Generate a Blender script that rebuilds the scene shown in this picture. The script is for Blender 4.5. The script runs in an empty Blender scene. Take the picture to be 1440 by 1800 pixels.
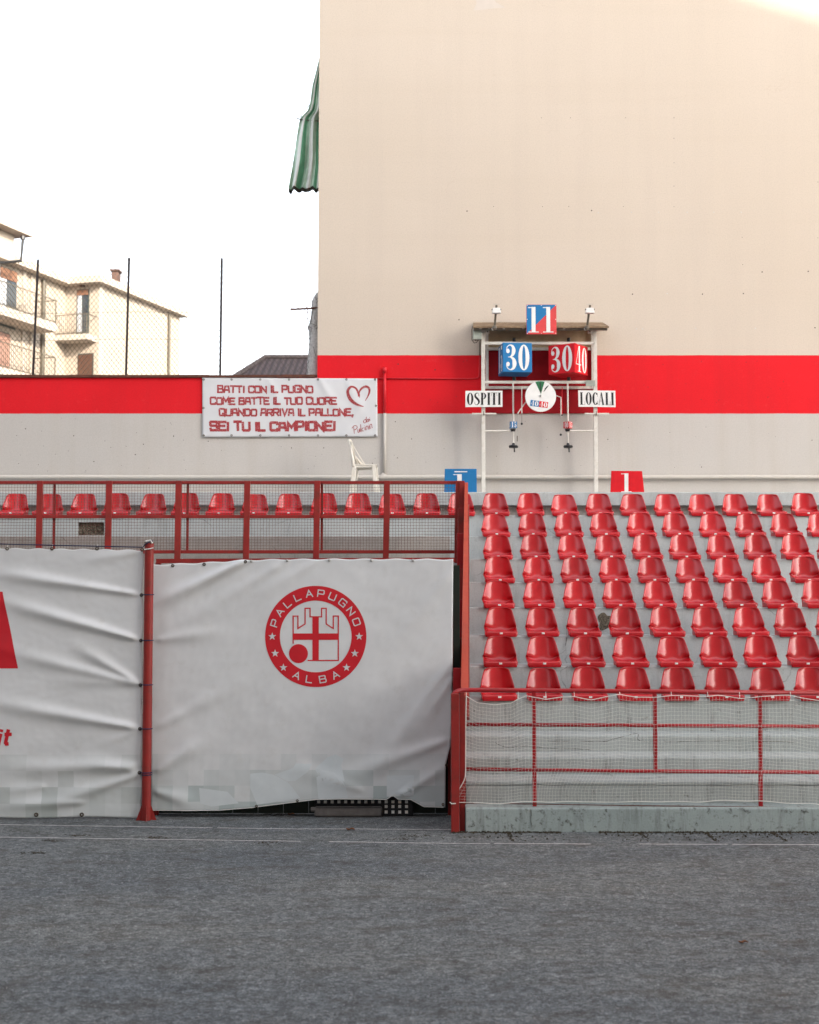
import bpy, bmesh, math, random
from mathutils import Vector, noise
R = math.radians
random.seed(7)
sc = bpy.context.scene
COL = sc.collection

# ------------------------------------------------------------------ camera
F, H, TAU = 2486.0, 2.49, math.atan(150 / 2486.0)
cam_d = bpy.data.cameras.new('camera')
cam = bpy.data.objects.new('camera', cam_d)
COL.objects.link(cam)
cam.location = (0, 0, H)
cam.rotation_euler = (R(90) + TAU, 0, 0)
cam_d.sensor_fit = 'HORIZONTAL'
cam_d.sensor_width = 56
cam_d.lens = 56 * F / 1440
cam_d.clip_end = 1000
cam_d.dof.use_dof = True
cam_d.dof.focus_distance = 18.0
cam_d.dof.aperture_fstop = 4.5
sc.camera = cam

# ------------------------------------------------------------------ sky, sun, exposure
SUN_AZ, SUN_EL = -36.0, 22.0           # low sun behind the camera, to its right
w = bpy.data.worlds.new('World')
sc.world = w
w.use_nodes = True
nt = w.node_tree
nt.nodes.clear()
sky = nt.nodes.new('ShaderNodeTexSky')
sky.sky_type = 'NISHITA'
sky.sun_disc = False
sky.sun_elevation = R(SUN_EL)
sky.sun_rotation = R(180 + SUN_AZ)
sky.air_density = 1.0
sky.dust_density = 2.4
sky.ozone_density = 0.6
hs = nt.nodes.new('ShaderNodeHueSaturation')
hs.inputs['Saturation'].default_value = 0.34      # thin white evening haze over the whole sky
bg = nt.nodes.new('ShaderNodeBackground')
bg.inputs[1].default_value = 0.15
wo = nt.nodes.new('ShaderNodeOutputWorld')
nt.links.new(sky.outputs[0], hs.inputs['Color'])
nt.links.new(hs.outputs[0], bg.inputs[0])
nt.links.new(bg.outputs[0], wo.inputs[0])

sun_d = bpy.data.lights.new('sun', 'SUN')
sun_d.energy = 2.0
sun_d.angle = R(0.5)
sun_d.color = (1.0, 0.87, 0.72)
sun = bpy.data.objects.new('sun', sun_d)
COL.objects.link(sun)
S = Vector((-math.sin(R(SUN_AZ)) * math.cos(R(SUN_EL)), -math.cos(R(SUN_AZ)) * math.cos(R(SUN_EL)), math.sin(R(SUN_EL))))
sun.rotation_euler = S.to_track_quat('Z', 'Y').to_euler()
sun.location = (-20, -20, 40)

sc.view_settings.view_transform = 'Standard'
sc.view_settings.look = 'None'
sc.view_settings.gamma = 1.0
sc.view_settings.use_curve_mapping = False
sc.view_settings.exposure = 1.92

# ------------------------------------------------------------------ helpers
CT, ST = math.cos(TAU), math.sin(TAU)
def P(px, py, Y):
    """photo pixel seen at depth Y -> point"""
    u, v = (px - 720) / F, (900 - py) / F
    dy, dz = CT - v * ST, ST + v * CT
    t = Y / dy
    return Vector((u * t, Y, H + dz * t))
def ZP(py, Y): return P(720, py, Y).z
def XP(px, Y, py=900): return P(px, py, Y).x
def GY(py):
    """depth of the ground seen at row py"""
    v = (900 - py) / F
    return -H * (CT - v * ST) / (ST + v * CT)

def smooth(a, b, x):
    t = max(0., min(1., (x - a) / (b - a)))
    return t * t * (3 - 2 * t)
def lerp(a, b, t): return a + (b - a) * t
def interp(tab, x):
    if x <= tab[0][0]: return tab[0][1]
    for (x0, y0), (x1, y1) in zip(tab, tab[1:]):
        if x <= x1: return y0 + (y1 - y0) * (x - x0) / (x1 - x0)
    return tab[-1][1]

class MB:
    def __init__(s): s.v, s.f, s.m = [], [], []
    def add(s, vs, fs, mi=0):
        o = len(s.v)
        s.v += [tuple(p) for p in vs]
        s.f += [tuple(i + o for i in f) for f in fs]
        s.m += [mi] * len(fs)
        return s
    def box(s, x0, x1, y0, y1, z0, z1, mi=0):
        x0, x1 = min(x0, x1), max(x0, x1); y0, y1 = min(y0, y1), max(y0, y1); z0, z1 = min(z0, z1), max(z0, z1)
        vs = [(x, y, z) for z in (z0, z1) for y in (y0, y1) for x in (x0, x1)]
        return s.add(vs, [(0, 2, 3, 1), (4, 5, 7, 6), (0, 1, 5, 4), (1, 3, 7, 5), (3, 2, 6, 7), (2, 0, 4, 6)], mi)
    def bar(s, a, b, w, h, up=(0, 0, 1), mi=0):
        a, b = Vector(a), Vector(b)
        d = (b - a).normalized()
        sd = d.cross(Vector(up))
        if sd.length < 1e-4: sd = d.cross(Vector((0, 1, 0)))
        sd.normalize()
        u = sd.cross(d)
        vs = [p + sd * (w / 2 * i) + u * (h / 2 * j) for p in (a, b) for i, j in ((-1, -1), (1, -1), (1, 1), (-1, 1))]
        return s.add(vs, [(3, 2, 1, 0), (4, 5, 6, 7), (0, 1, 5, 4), (1, 2, 6, 5), (2, 3, 7, 6), (3, 0, 4, 7)], mi)
    def tube(s, pts, r, n=6, cap=True, mi=0, closed=False):
        pts = [Vector(p) for p in pts]
        rs = r if isinstance(r, (list, tuple)) else [r] * len(pts)
        vs, fs = [], []
        prev = None
        N = len(pts)
        for i, p in enumerate(pts):
            if closed: d = pts[(i + 1) % N] - pts[i - 1]
            else: d = pts[min(i + 1, N - 1)] - pts[max(i - 1, 0)]
            if d.length < 1e-9: d = Vector((0, 0, 1))
            d.normalize()
            if prev is None:
                a = d.cross(Vector((0, 0, 1)))
                if a.length < .05: a = d.cross(Vector((0, 1, 0)))
            else: a = prev - d * prev.dot(d)
            a.normalize(); prev = a
            b = d.cross(a)
            for k in range(n):
                t = 2 * math.pi * k / n
                vs.append(p + (a * math.cos(t) + b * math.sin(t)) * rs[i])
        last = N if closed else N - 1
        for i in range(last):
            j = (i + 1) % N
            for k in range(n):
                k2 = (k + 1) % n
                fs.append((i * n + k, i * n + k2, j * n + k2, j * n + k))
        if cap and not closed:
            fs.append(tuple(range(n - 1, -1, -1)))
            fs.append(tuple((N - 1) * n + k for k in range(n)))
        return s.add(vs, fs, mi)
    def prism(s, poly, d, mi=0):
        """closed polygon of 3-D points extruded by vector d"""
        n = len(poly); d = Vector(d)
        vs = [Vector(p) for p in poly] + [Vector(p) + d for p in poly]
        fs = [tuple(range(n)), tuple(range(2 * n - 1, n - 1, -1))] + [(i, i + n, (i + 1) % n + n, (i + 1) % n) for i in range(n)]
        return s.add(vs, fs, mi)
    def lathe(s, c, prof, n=20, axis='z', mi=0):
        c = Vector(c); vs, fs = [], []
        for (r, h) in prof:
            for k in range(n):
                t = 2 * math.pi * k / n
                a, b = r * math.cos(t), r * math.sin(t)
                vs.append(c + (Vector((a, b, h)) if axis == 'z' else Vector((a, h, b))))
        m = len(prof)
        for i in range(m - 1):
            for k in range(n):
                k2 = (k + 1) % n
                fs.append((i * n + k, i * n + k2, (i + 1) * n + k2, (i + 1) * n + k))
        fs.append(tuple(range(n - 1, -1, -1))); fs.append(tuple((m - 1) * n + k for k in range(n)))
        return s.add(vs, fs, mi)
    def grid(s, fn, nu, nv, mi=None):
        vs = [fn(i / nu, j / nv) for j in range(nv + 1) for i in range(nu + 1)]
        o = len(s.v); s.v += [tuple(p) for p in vs]
        for j in range(nv):
            for i in range(nu):
                a = o + j * (nu + 1) + i
                s.f.append((a, a + 1, a + nu + 2, a + nu + 1))
                s.m.append(mi(i / nu, j / nv) if mi else 0)
        return s
    def build(s, name, mat, parent=None, world=True, shade=False, bevel=0, solid=0, fix=True):
        me = bpy.data.meshes.new(name)
        off = Vector((0, 0, 0))
        if parent is not None and world: off = ROOTS.get(parent.name, Vector((0, 0, 0)))
        me.from_pydata([tuple(Vector(p) - off) for p in s.v], [], s.f)
        mats = mat if isinstance(mat, (list, tuple)) else [mat]
        for m in mats: me.materials.append(m)
        me.polygons.foreach_set('material_index', s.m)
        if fix or bevel:
            bm = bmesh.new(); bm.from_mesh(me)
            if fix: bmesh.ops.recalc_face_normals(bm, faces=bm.faces)
            if bevel:
                ed = [e for e in bm.edges if len(e.link_faces) == 2 and e.calc_face_angle(0) > R(30)]
                bmesh.ops.bevel(bm, geom=ed, offset=bevel, segments=2, profile=.5, affect='EDGES', clamp_overlap=True)
            bm.to_mesh(me); bm.free()
        if shade: me.polygons.foreach_set('use_smooth', [True] * len(me.polygons))
        me.update()
        o = bpy.data.objects.new(name, me)
        COL.objects.link(o)
        if parent is not None:
            o.parent = parent
            ROOTS[o.name] = off
        else: ROOTS[o.name] = Vector((0, 0, 0))
        if solid:
            md = o.modifiers.new('thickness', 'SOLIDIFY'); md.thickness = solid; md.offset = 0
        return o
ROOTS = {}
def thing(name, label, cat, loc=(0, 0, 0), group=None, rz=0):
    o = bpy.data.objects.new(name, None)
    o.empty_display_size = .2
    COL.objects.link(o)
    o.location = loc; o.rotation_euler = (0, 0, rz)
    ROOTS[o.name] = Vector(loc)
    return tag(o, label, cat, group)
def tag(o, label, cat, group=None):
    o['label'] = label; o['category'] = cat
    if group: o['group'] = group
    return o
def struct(o): o['kind'] = 'structure'; return o
def copy_tree(o, parent=None):
    c = o.copy(); COL.objects.link(c); c.parent = parent
    for ch in o.children: copy_tree(ch, c)
    return c
def box(name, mat, parent, x0, x1, y0, y1, z0, z1, bevel=0):
    return MB().box(x0, x1, y0, y1, z0, z1).build(name, mat, parent, bevel=bevel)

# ------------------------------------------------------------------ materials
class NT:
    def __init__(s, name):
        s.m = bpy.data.materials.new(name); s.m.use_nodes = True
        s.t = s.m.node_tree; s.b = s.t.nodes['Principled BSDF']
    def n(s, kind, **kw):
        nd = s.t.nodes.new('ShaderNode' + kind)
        for k, v in kw.items():
            if k.startswith('i_'):
                key = k[2:]
                nd.inputs[int(key) if key.isdigit() else key].default_value = v
            else: setattr(nd, k, v)
        return nd
    def l(s, a, b): s.t.links.new(a, b)
    def pos(s, scale=None, obj=True):
        src = s.n('TexCoord').outputs['Object'] if obj else s.n('NewGeometry').outputs['Position']
        if scale:
            mp = s.n('Mapping'); mp.inputs['Scale'].default_value = scale
            s.l(src, mp.inputs[0]); return mp.outputs[0]
        return src
    def noise(s, vec, scale, detail=3, rough=.55):
        nd = s.n('TexNoise'); nd.inputs['Scale'].default_value = scale
        nd.inputs['Detail'].default_value = detail; nd.inputs['Roughness'].default_value = rough
        s.l(vec, nd.inputs['Vector']); return nd.outputs['Fac']
    def ramp(s, fac, stops):
        nd = s.n('ValToRGB'); cr = nd.color_ramp
        while len(cr.elements) < len(stops): cr.elements.new(.5)
        for e, (p, c) in zip(cr.elements, stops):
            e.position = p; e.color = (*c, 1) if isinstance(c, tuple) else (c, c, c, 1)
        s.l(fac, nd.inputs[0]); return nd.outputs[0]
    def mix(s, fac, a, b, mode='MIX'):
        nd = s.n('MixRGB', blend_type=mode)
        for i, x in enumerate((fac, a, b)):
            if isinstance(x, (int, float)): nd.inputs[i].default_value = x if i == 0 else (x, x, x, 1)
            elif isinstance(x, tuple): nd.inputs[i].default_value = (*x, 1)
            else: s.l(x, nd.inputs[i])
        return nd.outputs[0]
    def math(s, op, a, b=0.):
        nd = s.n('Math', operation=op)
        for i, x in enumerate((a, b)):
            if isinstance(x, (int, float)): nd.inputs[i].default_value = x
            else: s.l(x, nd.inputs[i])
        return nd.outputs[0]
    def bump(s, h, strength=.3, dist=.01):
        nd = s.n('Bump'); nd.inputs['Strength'].default_value = strength; nd.inputs['Distance'].default_value = dist
        s.l(h, nd.inputs['Height']); s.l(nd.outputs[0], s.b.inputs['Normal'])
    def col(s, c): s.l(c, s.b.inputs['Base Color'])

def mat(name, c, rough=.5, var=.1, scale=7., bump=0., bscale=160., spec=.4, metal=0., dirt=None, dirt_amt=.5, dirt_scale=3., obj=True, rnd=0., rvar=.2):
    k = NT(name); b = k.b
    b.inputs['Roughness'].default_value = rough
    b.inputs['Metallic'].default_value = metal
    b.inputs['Specular IOR Level'].default_value = spec
    p = k.pos(obj=obj)
    n = k.noise(p, scale, 5)
    lo = tuple(x * (1 - var) for x in c); hi = tuple(min(1, x * (1 + var)) for x in c)
    col = k.ramp(n, [(.3, lo), (.7, hi)])
    if dirt:
        d = k.noise(p, dirt_scale, 8, .7)
        d = k.ramp(d, [(.5, 0.), (.72, dirt_amt)])
        col = k.mix(d, col, dirt)
    if rnd:
        oi = k.n('ObjectInfo')
        h = k.n('HueSaturation'); k.l(col, h.inputs['Color'])
        v = k.math('MULTIPLY_ADD', oi.outputs['Random'], rnd); v.node.inputs[2].default_value = 1 - rnd / 2
        k.l(v, h.inputs['Value']); col = h.outputs[0]
    k.col(col)
    rr = k.noise(p, scale * 3, 4)
    r2 = k.math('MULTIPLY_ADD', rr, rvar); r2.node.inputs[2].default_value = rough - rvar / 2
    k.l(r2, b.inputs['Roughness'])
    if bump: k.bump(k.noise(p, bscale, 4), bump, .004)
    return k.m

RED = (.46, .022, .018)
M = {}
M['red_paint'] = mat('red_paint', (.28, .021, .017), .42, .14, 5, .15, 90, dirt=(.10, .03, .02), dirt_amt=.6, dirt_scale=6)
M['red_rail'] = mat('red_rail', (.36, .012, .016), .32, .12, 6, .1, 90, dirt=(.12, .02, .02), dirt_amt=.4, dirt_scale=9)
M['glow_red'] = mat('red_paint_glow_tint', (.44, .045, .02), .5, .15, 6, .15, 90, dirt=(.2, .05, .03), dirt_amt=.5, dirt_scale=6)  # red of the side screen cap with warm light mixed into the colour
M['seat'] = mat('red_seat_plastic', (.45, .0065, .013), .25, .08, 9, 0, 60, spec=.65, rnd=.26, dirt=(.50, .08, .08), dirt_amt=.10, dirt_scale=5, rvar=.08)
M['seat_rim'] = mat('red_seat_rim', (.50, .012, .02), .35, .06, 9, spec=.5)
M['white'] = mat('white_paint', (.78, .77, .74), .5, .05, 9)
M['off_white'] = mat('off_white_metal', (.66, .63, .57), .5, .08, 9, dirt=(.35, .27, .18), dirt_amt=.4, dirt_scale=12)
M['chair'] = mat('white_chair_plastic', (.72, .68, .60), .4, .05, 8, dirt=(.5, .43, .33), dirt_amt=.5, dirt_scale=7)
M['black'] = mat('black_paint', (.012, .012, .013), .4, .2, 9)
M['ink'] = mat('black_ink', (.015, .014, .016), .6, .2, 9)
M['blue'] = mat('blue_board_paint', (.008, .165, .40), .6, .06, 9, .04, 120)
M['board_red'] = mat('board_red_paint', (.64, .008, .016), .6, .08, 9, .04, 120, spec=.25)
M['board_coral'] = mat('board_coral_paint', (.66, .06, .06), .5, .07, 9)
M['dark_red'] = mat('dark_red_board', (.34, .007, .012), .7, .12, 5, .1, 80, spec=.2)
M['green'] = mat('green_paint', (.02, .14, .055), .5, .1, 9)
M['steel'] = mat('galvanised_steel', (.42, .41, .38), .42, .1, 14, metal=.35, dirt=(.28, .2, .12), dirt_amt=.5, dirt_scale=10)
M['dark_steel'] = mat('dark_steel', (.14, .125, .1), .5, .2, 14, metal=.3, dirt=(.16, .08, .04), dirt_amt=.6, dirt_scale=12)
M['rust'] = mat('rusty_iron', (.10, .035, .02), .75, .3, 14, .4, 120)
M['post_dark'] = mat('dark_iron_post', (.018, .010, .009), .6, .3, 14, .3, 120)
M['wood_weathered'] = mat('weathered_wood', (.20, .13, .075), .75, .3, 11, .4, 70, dirt=(.36, .27, .17), dirt_amt=.7, dirt_scale=9)
M['tan_shade'] = mat('tan_stain_and_shade', (.55, .42, .27), .8, .14, 6, .2, 60, dirt=(.34, .22, .11), dirt_amt=.5, dirt_scale=5)  # wall stain and canopy shade together in one tan
M['jbox'] = mat('grey_green_box', (.34, .37, .32), .5, .06, 9)
M['rope_blue'] = mat('blue_rope', (.012, .018, .06), .7, .2, 30)
M['rope_white'] = mat('white_string', (.75, .73, .68), .8, .06, 30)
M['net'] = mat('white_net_string', (.78, .76, .70), .8, .08, 5)
M['wire'] = mat('rusty_mesh_wire', (.13, .045, .035), .6, .2, 9)
M['link'] = mat('grey_chain_link_wire', (.10, .085, .07), .6, .2, 9)
M['eyelet'] = mat('brass_eyelet', (.09, .07, .05), .4, .2, 30, metal=.5)
M['grey_pipe'] = mat('painted_wall_pipe', (.55, .51, .46), .5, .06, 8, dirt=(.36, .30, .22), dirt_amt=.4, dirt_scale=8)
M['red_pipe'] = mat('red_painted_pipe', (.60, .012, .02), .45, .06, 8)
M['print_red'] = mat('printed_red', (.58, .012, .022), .5, .06, 5)
M['print_white'] = mat('printed_white', (.62, .61, .61), .55, .04, 5)
M['net_roll'] = mat('grey_netting_bundle', (.48, .46, .44), .85, .25, 30, .8, 60)
M['awning_green'] = mat('faded_green_canvas', (.42, .56, .44), .85, .2, 5, .2, 90)
M['awning_dark'] = mat('dark_green_canvas', (.14, .36, .22), .85, .2, 5, .2, 90)
M['awning_white'] = mat('grey_white_canvas', (.74, .75, .71), .85, .1, 5, .2, 90)
M['hem'] = mat('dirty_canvas_hem', (.035, .03, .022), .9, .4, 30)
M['house'] = mat('cream_house_plaster', (.42, .36, .295), .85, .06, .6, .1, 40, dirt=(.34, .27, .2), dirt_amt=.35, dirt_scale=.8)
M['house_trim'] = mat('pale_house_trim', (.47, .41, .345), .85, .08, .8, dirt=(.3, .25, .19), dirt_amt=.4, dirt_scale=1.5)
M['shutter'] = mat('orange_brown_shutter', (.20, .10, .06), .7, .1, 4)
M['shutter_pink'] = mat('pink_brown_shutter', (.30, .17, .13), .7, .1, 4)
M['door_brown'] = mat('dark_brown_door', (.085, .04, .025), .6, .12, 4)
M['pane'] = mat('window_glass', (.04, .05, .06), .12, .3, 1.5, spec=.6)
M['curtain'] = mat('white_curtain', (.45, .47, .5), .8, .12, 9)
M['frame_dark'] = mat('dark_green_frame', (.03, .05, .045), .5, .2, 9)
M['gutter'] = mat('dark_drainpipe', (.10, .085, .06), .5, .2, 4)
M['brick'] = mat('red_chimney_brick', (.11, .065, .05), .9, .3, 4, .4, 30)
M['mat_black'] = mat('black_barrier_board', (.008, .009, .012), .6, .3, 6)
M['mat_grey'] = mat('grey_brown_cushion', (.13, .115, .105), .8, .2, 12, .3, 60)
M['plug'] = mat('dark_wall_plug', (.05, .035, .03), .9, .3, 30)
M['plug_pale'] = mat('pale_wall_plug', (.55, .53, .5), .9, .2, 30)
M['leaf'] = mat('dead_leaf', (.16, .06, .025), .9, .3, 20)
M['litter'] = mat('dark_litter', (.045, .035, .022), .95, .5, 9)
M['pebble'] = mat('pale_pebble', (.30, .30, .30), .9, .35, 3)
M['line'] = mat('white_line_tape', (.66, .62, .60), .8, .15, 14, dirt=(.2, .19, .19), dirt_amt=.8, dirt_scale=16)

def hue_text(name, c, holes):
    """distressed printed lettering: scratches of bare vinyl through the red"""
    k = NT(name); k.b.inputs['Roughness'].default_value = .55
    p = k.pos((1, 1, 3.2), obj=False)
    n = k.noise(p, 26, 6, .75)
    k.col(k.ramp(n, [(0., tuple(x * .75 for x in c)), (.52, c), (.56, c), (.66, holes)]))
    return k.m
M['banner_text'] = hue_text('distressed_red_print', (.33, .025, .03), (.66, .55, .54))

# tall building plaster: beige over a red painted band over grey, painted bands told by height
ZB_T, ZB_B = ZP(624.5, 24.6), ZP(727, 24.6)
def wall_plaster():
    k = NT('wall_plaster'); b = k.b
    b.inputs['Roughness'].default_value = .85; b.inputs['Specular IOR Level'].default_value = .25
    p = k.pos(obj=False)
    sep = k.n('SeparateXYZ'); k.l(p, sep.inputs[0]); z = sep.outputs['Z']
    wob = k.math('MULTIPLY', k.math('SUBTRACT', k.noise(p, 3.0, 5), .5), .012)
    z = k.math('ADD', z, wob)
    big = k.noise(p, .35, 5, .6)
    strk = k.noise(k.pos((2.2, 2.2, .12), obj=False), 1.6, 6, .6)
    hor = k.noise(k.pos((.1, .1, 2.8), obj=False), 1.5, 6, .6)
    fine = k.noise(p, 45, 4, .7)
    beige = k.mix(k.ramp(big, [(.3, 0.), (.7, 1.)]), (.565, .48, .395), (.595, .508, .425))
    beige = k.mix(k.ramp(strk, [(.45, 0.), (.75, .35)]), beige, (.53, .45, .38))
    beige = k.mix(k.ramp(hor, [(.5, 0.), (.72, .14)]), beige, (.525, .435, .345))
    # hairline cracks in a low zone
    vor = k.n('TexVoronoi', feature='DISTANCE_TO_EDGE'); vor.inputs['Scale'].default_value = .55
    nz = k.n('TexNoise'); nz.inputs['Scale'].default_value = 1.6; nz.inputs['Detail'].default_value = 6
    k.l(p, nz.inputs['Vector'])
    wv = k.n('VectorMath', operation='ADD'); k.l(k.pos((.7, .7, 2.2), obj=False), wv.inputs[0]); k.l(nz.outputs['Color'], wv.inputs[1])
    k.l(wv.outputs[0], vor.inputs['Vector'])
    crk = k.math('MULTIPLY', k.ramp(vor.outputs['Distance'], [(.0, 1.), (.006, 0.)]), k.ramp(k.noise(p, .7, 2), [(.56, 0.), (.7, .22)]))
    beige = k.mix(crk, beige, (.42, .30, .20))
    grey = k.mix(k.ramp(big, [(.3, 0.), (.7, 1.)]), (.47, .44, .41), (.52, .485, .45))
    grey = k.mix(k.ramp(strk, [(.48, 0.), (.75, .35)]), grey, (.43, .385, .33))
    red = k.mix(k.ramp(big, [(.3, 0.), (.7, 1.)]), (.62, .008, .014), (.73, .011, .019))
    red = k.mix(k.ramp(strk, [(.42, 0.), (.75, .45)]), red, (.56, .012, .018))
    red = k.mix(k.ramp(k.noise(p, 9, 7, .75), [(.58, 0.), (.75, .5)]), red, (.70, .05, .05))
    c = k.mix(k.math('GREATER_THAN', z, ZB_B), grey, red)
    c = k.mix(k.math('GREATER_THAN', z, ZB_T), c, beige)
    sp = k.ramp(fine, [(.3, .9), (.5, 1.), (.72, 1.06)])
    c = k.mix(1., c, sp, 'MULTIPLY')
    k.col(c)
    k.bump(k.mix(.35, k.noise(p, 70, 5), k.noise(p, 6, 4)), .35, .008)
    return k.m
M['wall'] = wall_plaster()

def concrete(name, c1, c2, dirty, amt, crack=True, th=.60):
    k = NT(name); b = k.b
    b.inputs['Roughness'].default_value = .8; b.inputs['Specular IOR Level'].default_value = .25
    p = k.pos(obj=False)
    big = k.noise(p, 1.1, 6, .6)
    c = k.mix(k.ramp(big, [(.32, 0.), (.68, 1.)]), c1, c2)
    strk = k.noise(k.pos((5, 1, .7), obj=False), 2.2, 7, .7)
    c = k.mix(k.ramp(strk, [(.52, 0.), (.75, amt * .6)]), c, dirty)
    spots = k.noise(p, 13, 8, .78)
    c = k.mix(k.ramp(spots, [(th, 0.), (th + .10, amt)]), c, dirty)
    if crack:
        vor = k.n('TexVoronoi', feature='DISTANCE_TO_EDGE'); vor.inputs['Scale'].default_value = .8
        nz = k.n('TexNoise'); nz.inputs['Scale'].default_value = 3.; nz.inputs['Detail'].default_value = 7
        k.l(p, nz.inputs['Vector'])
        sc_ = k.n('VectorMath', operation='SCALE'); sc_.inputs['Scale'].default_value = .35; k.l(nz.outputs['Color'], sc_.inputs[0])
        wv = k.n('VectorMath', operation='ADD'); k.l(k.pos((.9, 1, 1.9), obj=False), wv.inputs[0]); k.l(sc_.outputs[0], wv.inputs[1])
        k.l(wv.outputs[0], vor.inputs['Vector'])
        crk = k.math('MULTIPLY', k.ramp(vor.outputs['Distance'], [(.0, 1.), (.007, 0.)]), k.ramp(k.noise(p, 1.3, 3), [(.52, 0.), (.62, .6)]))
        c = k.mix(crk, c, (.05, .045, .04))
    fine = k.ramp(k.noise(p, 60, 4, .7), [(.3, .88), (.5, 1.), (.7, 1.07)])
    c = k.mix(1., c, fine, 'MULTIPLY')
    k.col(c)
    k.bump(k.mix(.4, k.noise(p, 55, 6), k.noise(p, 5, 5)), .4, .012)
    return k.m
M['concrete'] = concrete('painted_concrete', (.40, .43, .43), (.46, .485, .48), (.13, .12, .095), .55)
M['concrete_low'] = concrete('dirty_painted_concrete', (.33, .355, .34), (.40, .425, .41), (.085, .075, .055), .9, False)
M['concrete_kerb'] = concrete('stained_kerb_concrete', (.28, .325, .315), (.35, .39, .375), (.05, .047, .035), .9, False, .55)
M['concrete_warm'] = concrete('bare_concrete', (.34, .315, .285), (.40, .375, .345), (.12, .10, .08), .6)
M['rubble'] = mat('broken_concrete', (.13, .11, .08), .95, .9, 70, 1., 60, dirt=(.02, .018, .014), dirt_amt=.9, dirt_scale=40)

def ground_mat():
    k = NT('gravel_ground'); b = k.b
    b.inputs['Roughness'].default_value = .85; b.inputs['Specular IOR Level'].default_value = .3
    p = k.pos(obj=False)
    fine = k.noise(p, 64, 5, .88)
    mid = k.noise(p, 14, 6, .75)
    c = k.ramp(fine, [(.30, (.015, .0155, .0152)), (.44, (.083, .087, .0865)), (.55, (.160, .167, .166)), (.70, (.47, .48, .478))])
    c = k.mix(1., c, k.ramp(mid, [(.3, .62), (.5, 1.), (.7, 1.4)]), 'MULTIPLY')
    for vs_, lo, hi in ((42., .64, 1.40), (19., .84, 1.17)):        # stones of two sizes
        vo = k.n('TexVoronoi'); vo.inputs['Scale'].default_value = vs_; k.l(p, vo.inputs['Vector'])
        sp = k.n('SeparateColor'); k.l(vo.outputs['Color'], sp.inputs[0])
        c = k.mix(1., c, k.ramp(sp.outputs[0], [(0., lo), (.5, 1.), (1., hi)]), 'MULTIPLY')
    pat = k.noise(k.pos((.8, 1.5, 1), obj=False), 2.6, 8, .72)
    c = k.mix(k.ramp(pat, [(.50, 0.), (.66, .6)]), c, (.062, .05, .038))
    mot = k.noise(p, 4.5, 6, .7)
    c = k.mix(1., c, k.ramp(mot, [(.3, .72), (.5, 1.), (.7, 1.22)]), 'MULTIPLY')
    pat2 = k.noise(k.pos((.25, .7, 1), obj=False), .9, 5, .6)
    c = k.mix(1., c, k.ramp(pat2, [(.3, (.76, .80, .86)), (.7, (1.16, 1.14, 1.10))]), 'MULTIPLY')
    k.col(c)
    k.bump(k.mix(.5, k.noise(p, 90, 5, .8), mid), .7, .02)
    return k.m
M['ground'] = ground_mat()

def vinyl(name, grid, x0, z0, top, strength, tint):
    """white banner vinyl with a printed mosaic of pale grey squares rising from its foot"""
    k = NT(name); b = k.b
    b.inputs['Roughness'].default_value = .48; b.inputs['Specular IOR Level'].default_value = .4
    p = k.pos(obj=False)
    sn = k.n('VectorMath', operation='SNAP'); sn.inputs[1].default_value = (grid, 100, grid * 1.02)
    off = k.n('VectorMath', operation='ADD'); off.inputs[1].default_value = (x0, 0, z0)
    k.l(p, off.inputs[0]); k.l(off.outputs[0], sn.inputs[0])
    wn = k.n('TexWhiteNoise', noise_dimensions='3D'); k.l(sn.outputs[0], wn.inputs['Vector'])
    sep = k.n('SeparateXYZ'); k.l(sn.outputs[0], sep.inputs[0])
    hgt = k.n('MapRange'); hgt.inputs[1].default_value = 0; hgt.inputs[2].default_value = top
    hgt.inputs[3].default_value = 1; hgt.inputs[4].default_value = 0; k.l(sep.outputs['Z'], hgt.inputs[0])
    amt = k.math('MULTIPLY', wn.outputs['Value'], k.math('MULTIPLY', hgt.outputs[0], strength))
    base = k.ramp(k.noise(p, 2.2, 5), [(.3, (.65, .645, .64)), (.7, (.71, .705, .70))])
    c = k.mix(amt, base, tint)
    # overall pale blue-green wash near the foot of the print
    c = k.mix(k.math('MULTIPLY', hgt.outputs[0], .28), c, (.50, .56, .55))
    d = k.ramp(k.noise(p, 5, 7, .7), [(.55, 0.), (.75, .25)])
    c = k.mix(d, c, (.45, .42, .36))
    k.col(c)
    k.bump(k.noise(p, 300, 2), .12, .002)
    return k.m
M['vinyl_left'] = vinyl('printed_vinyl', .178, .03, .0, .78, .75, (.30, .33, .30))
M['vinyl_logo'] = vinyl('printed_logo_vinyl', .175, .06, .0, .66, 1.15, (.36, .42, .41))
M['vinyl_text'] = mat('white_vinyl', (.60, .60, .61), .5, .04, 3)

def tile_mat():
    k = NT('roof_tiles'); k.b.inputs['Roughness'].default_value = .85
    p = k.pos(obj=False)
    wv = k.n('TexWave', wave_type='BANDS', bands_direction='X'); wv.inputs['Scale'].default_value = 1.5
    wv.inputs['Distortion'].default_value = .4; k.l(p, wv.inputs[0])
    c = k.ramp(wv.outputs['Fac'], [(.1, (.05, .032, .034)), (.6, (.13, .085, .085))])
    k.col(k.mix(k.ramp(k.noise(p, 3, 5), [(.3, 0.), (.7, .5)]), c, (.09, .065, .06)))
    k.bump(wv.outputs['Fac'], .5, .05)
    return k.m
M['tiles'] = tile_mat()

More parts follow.
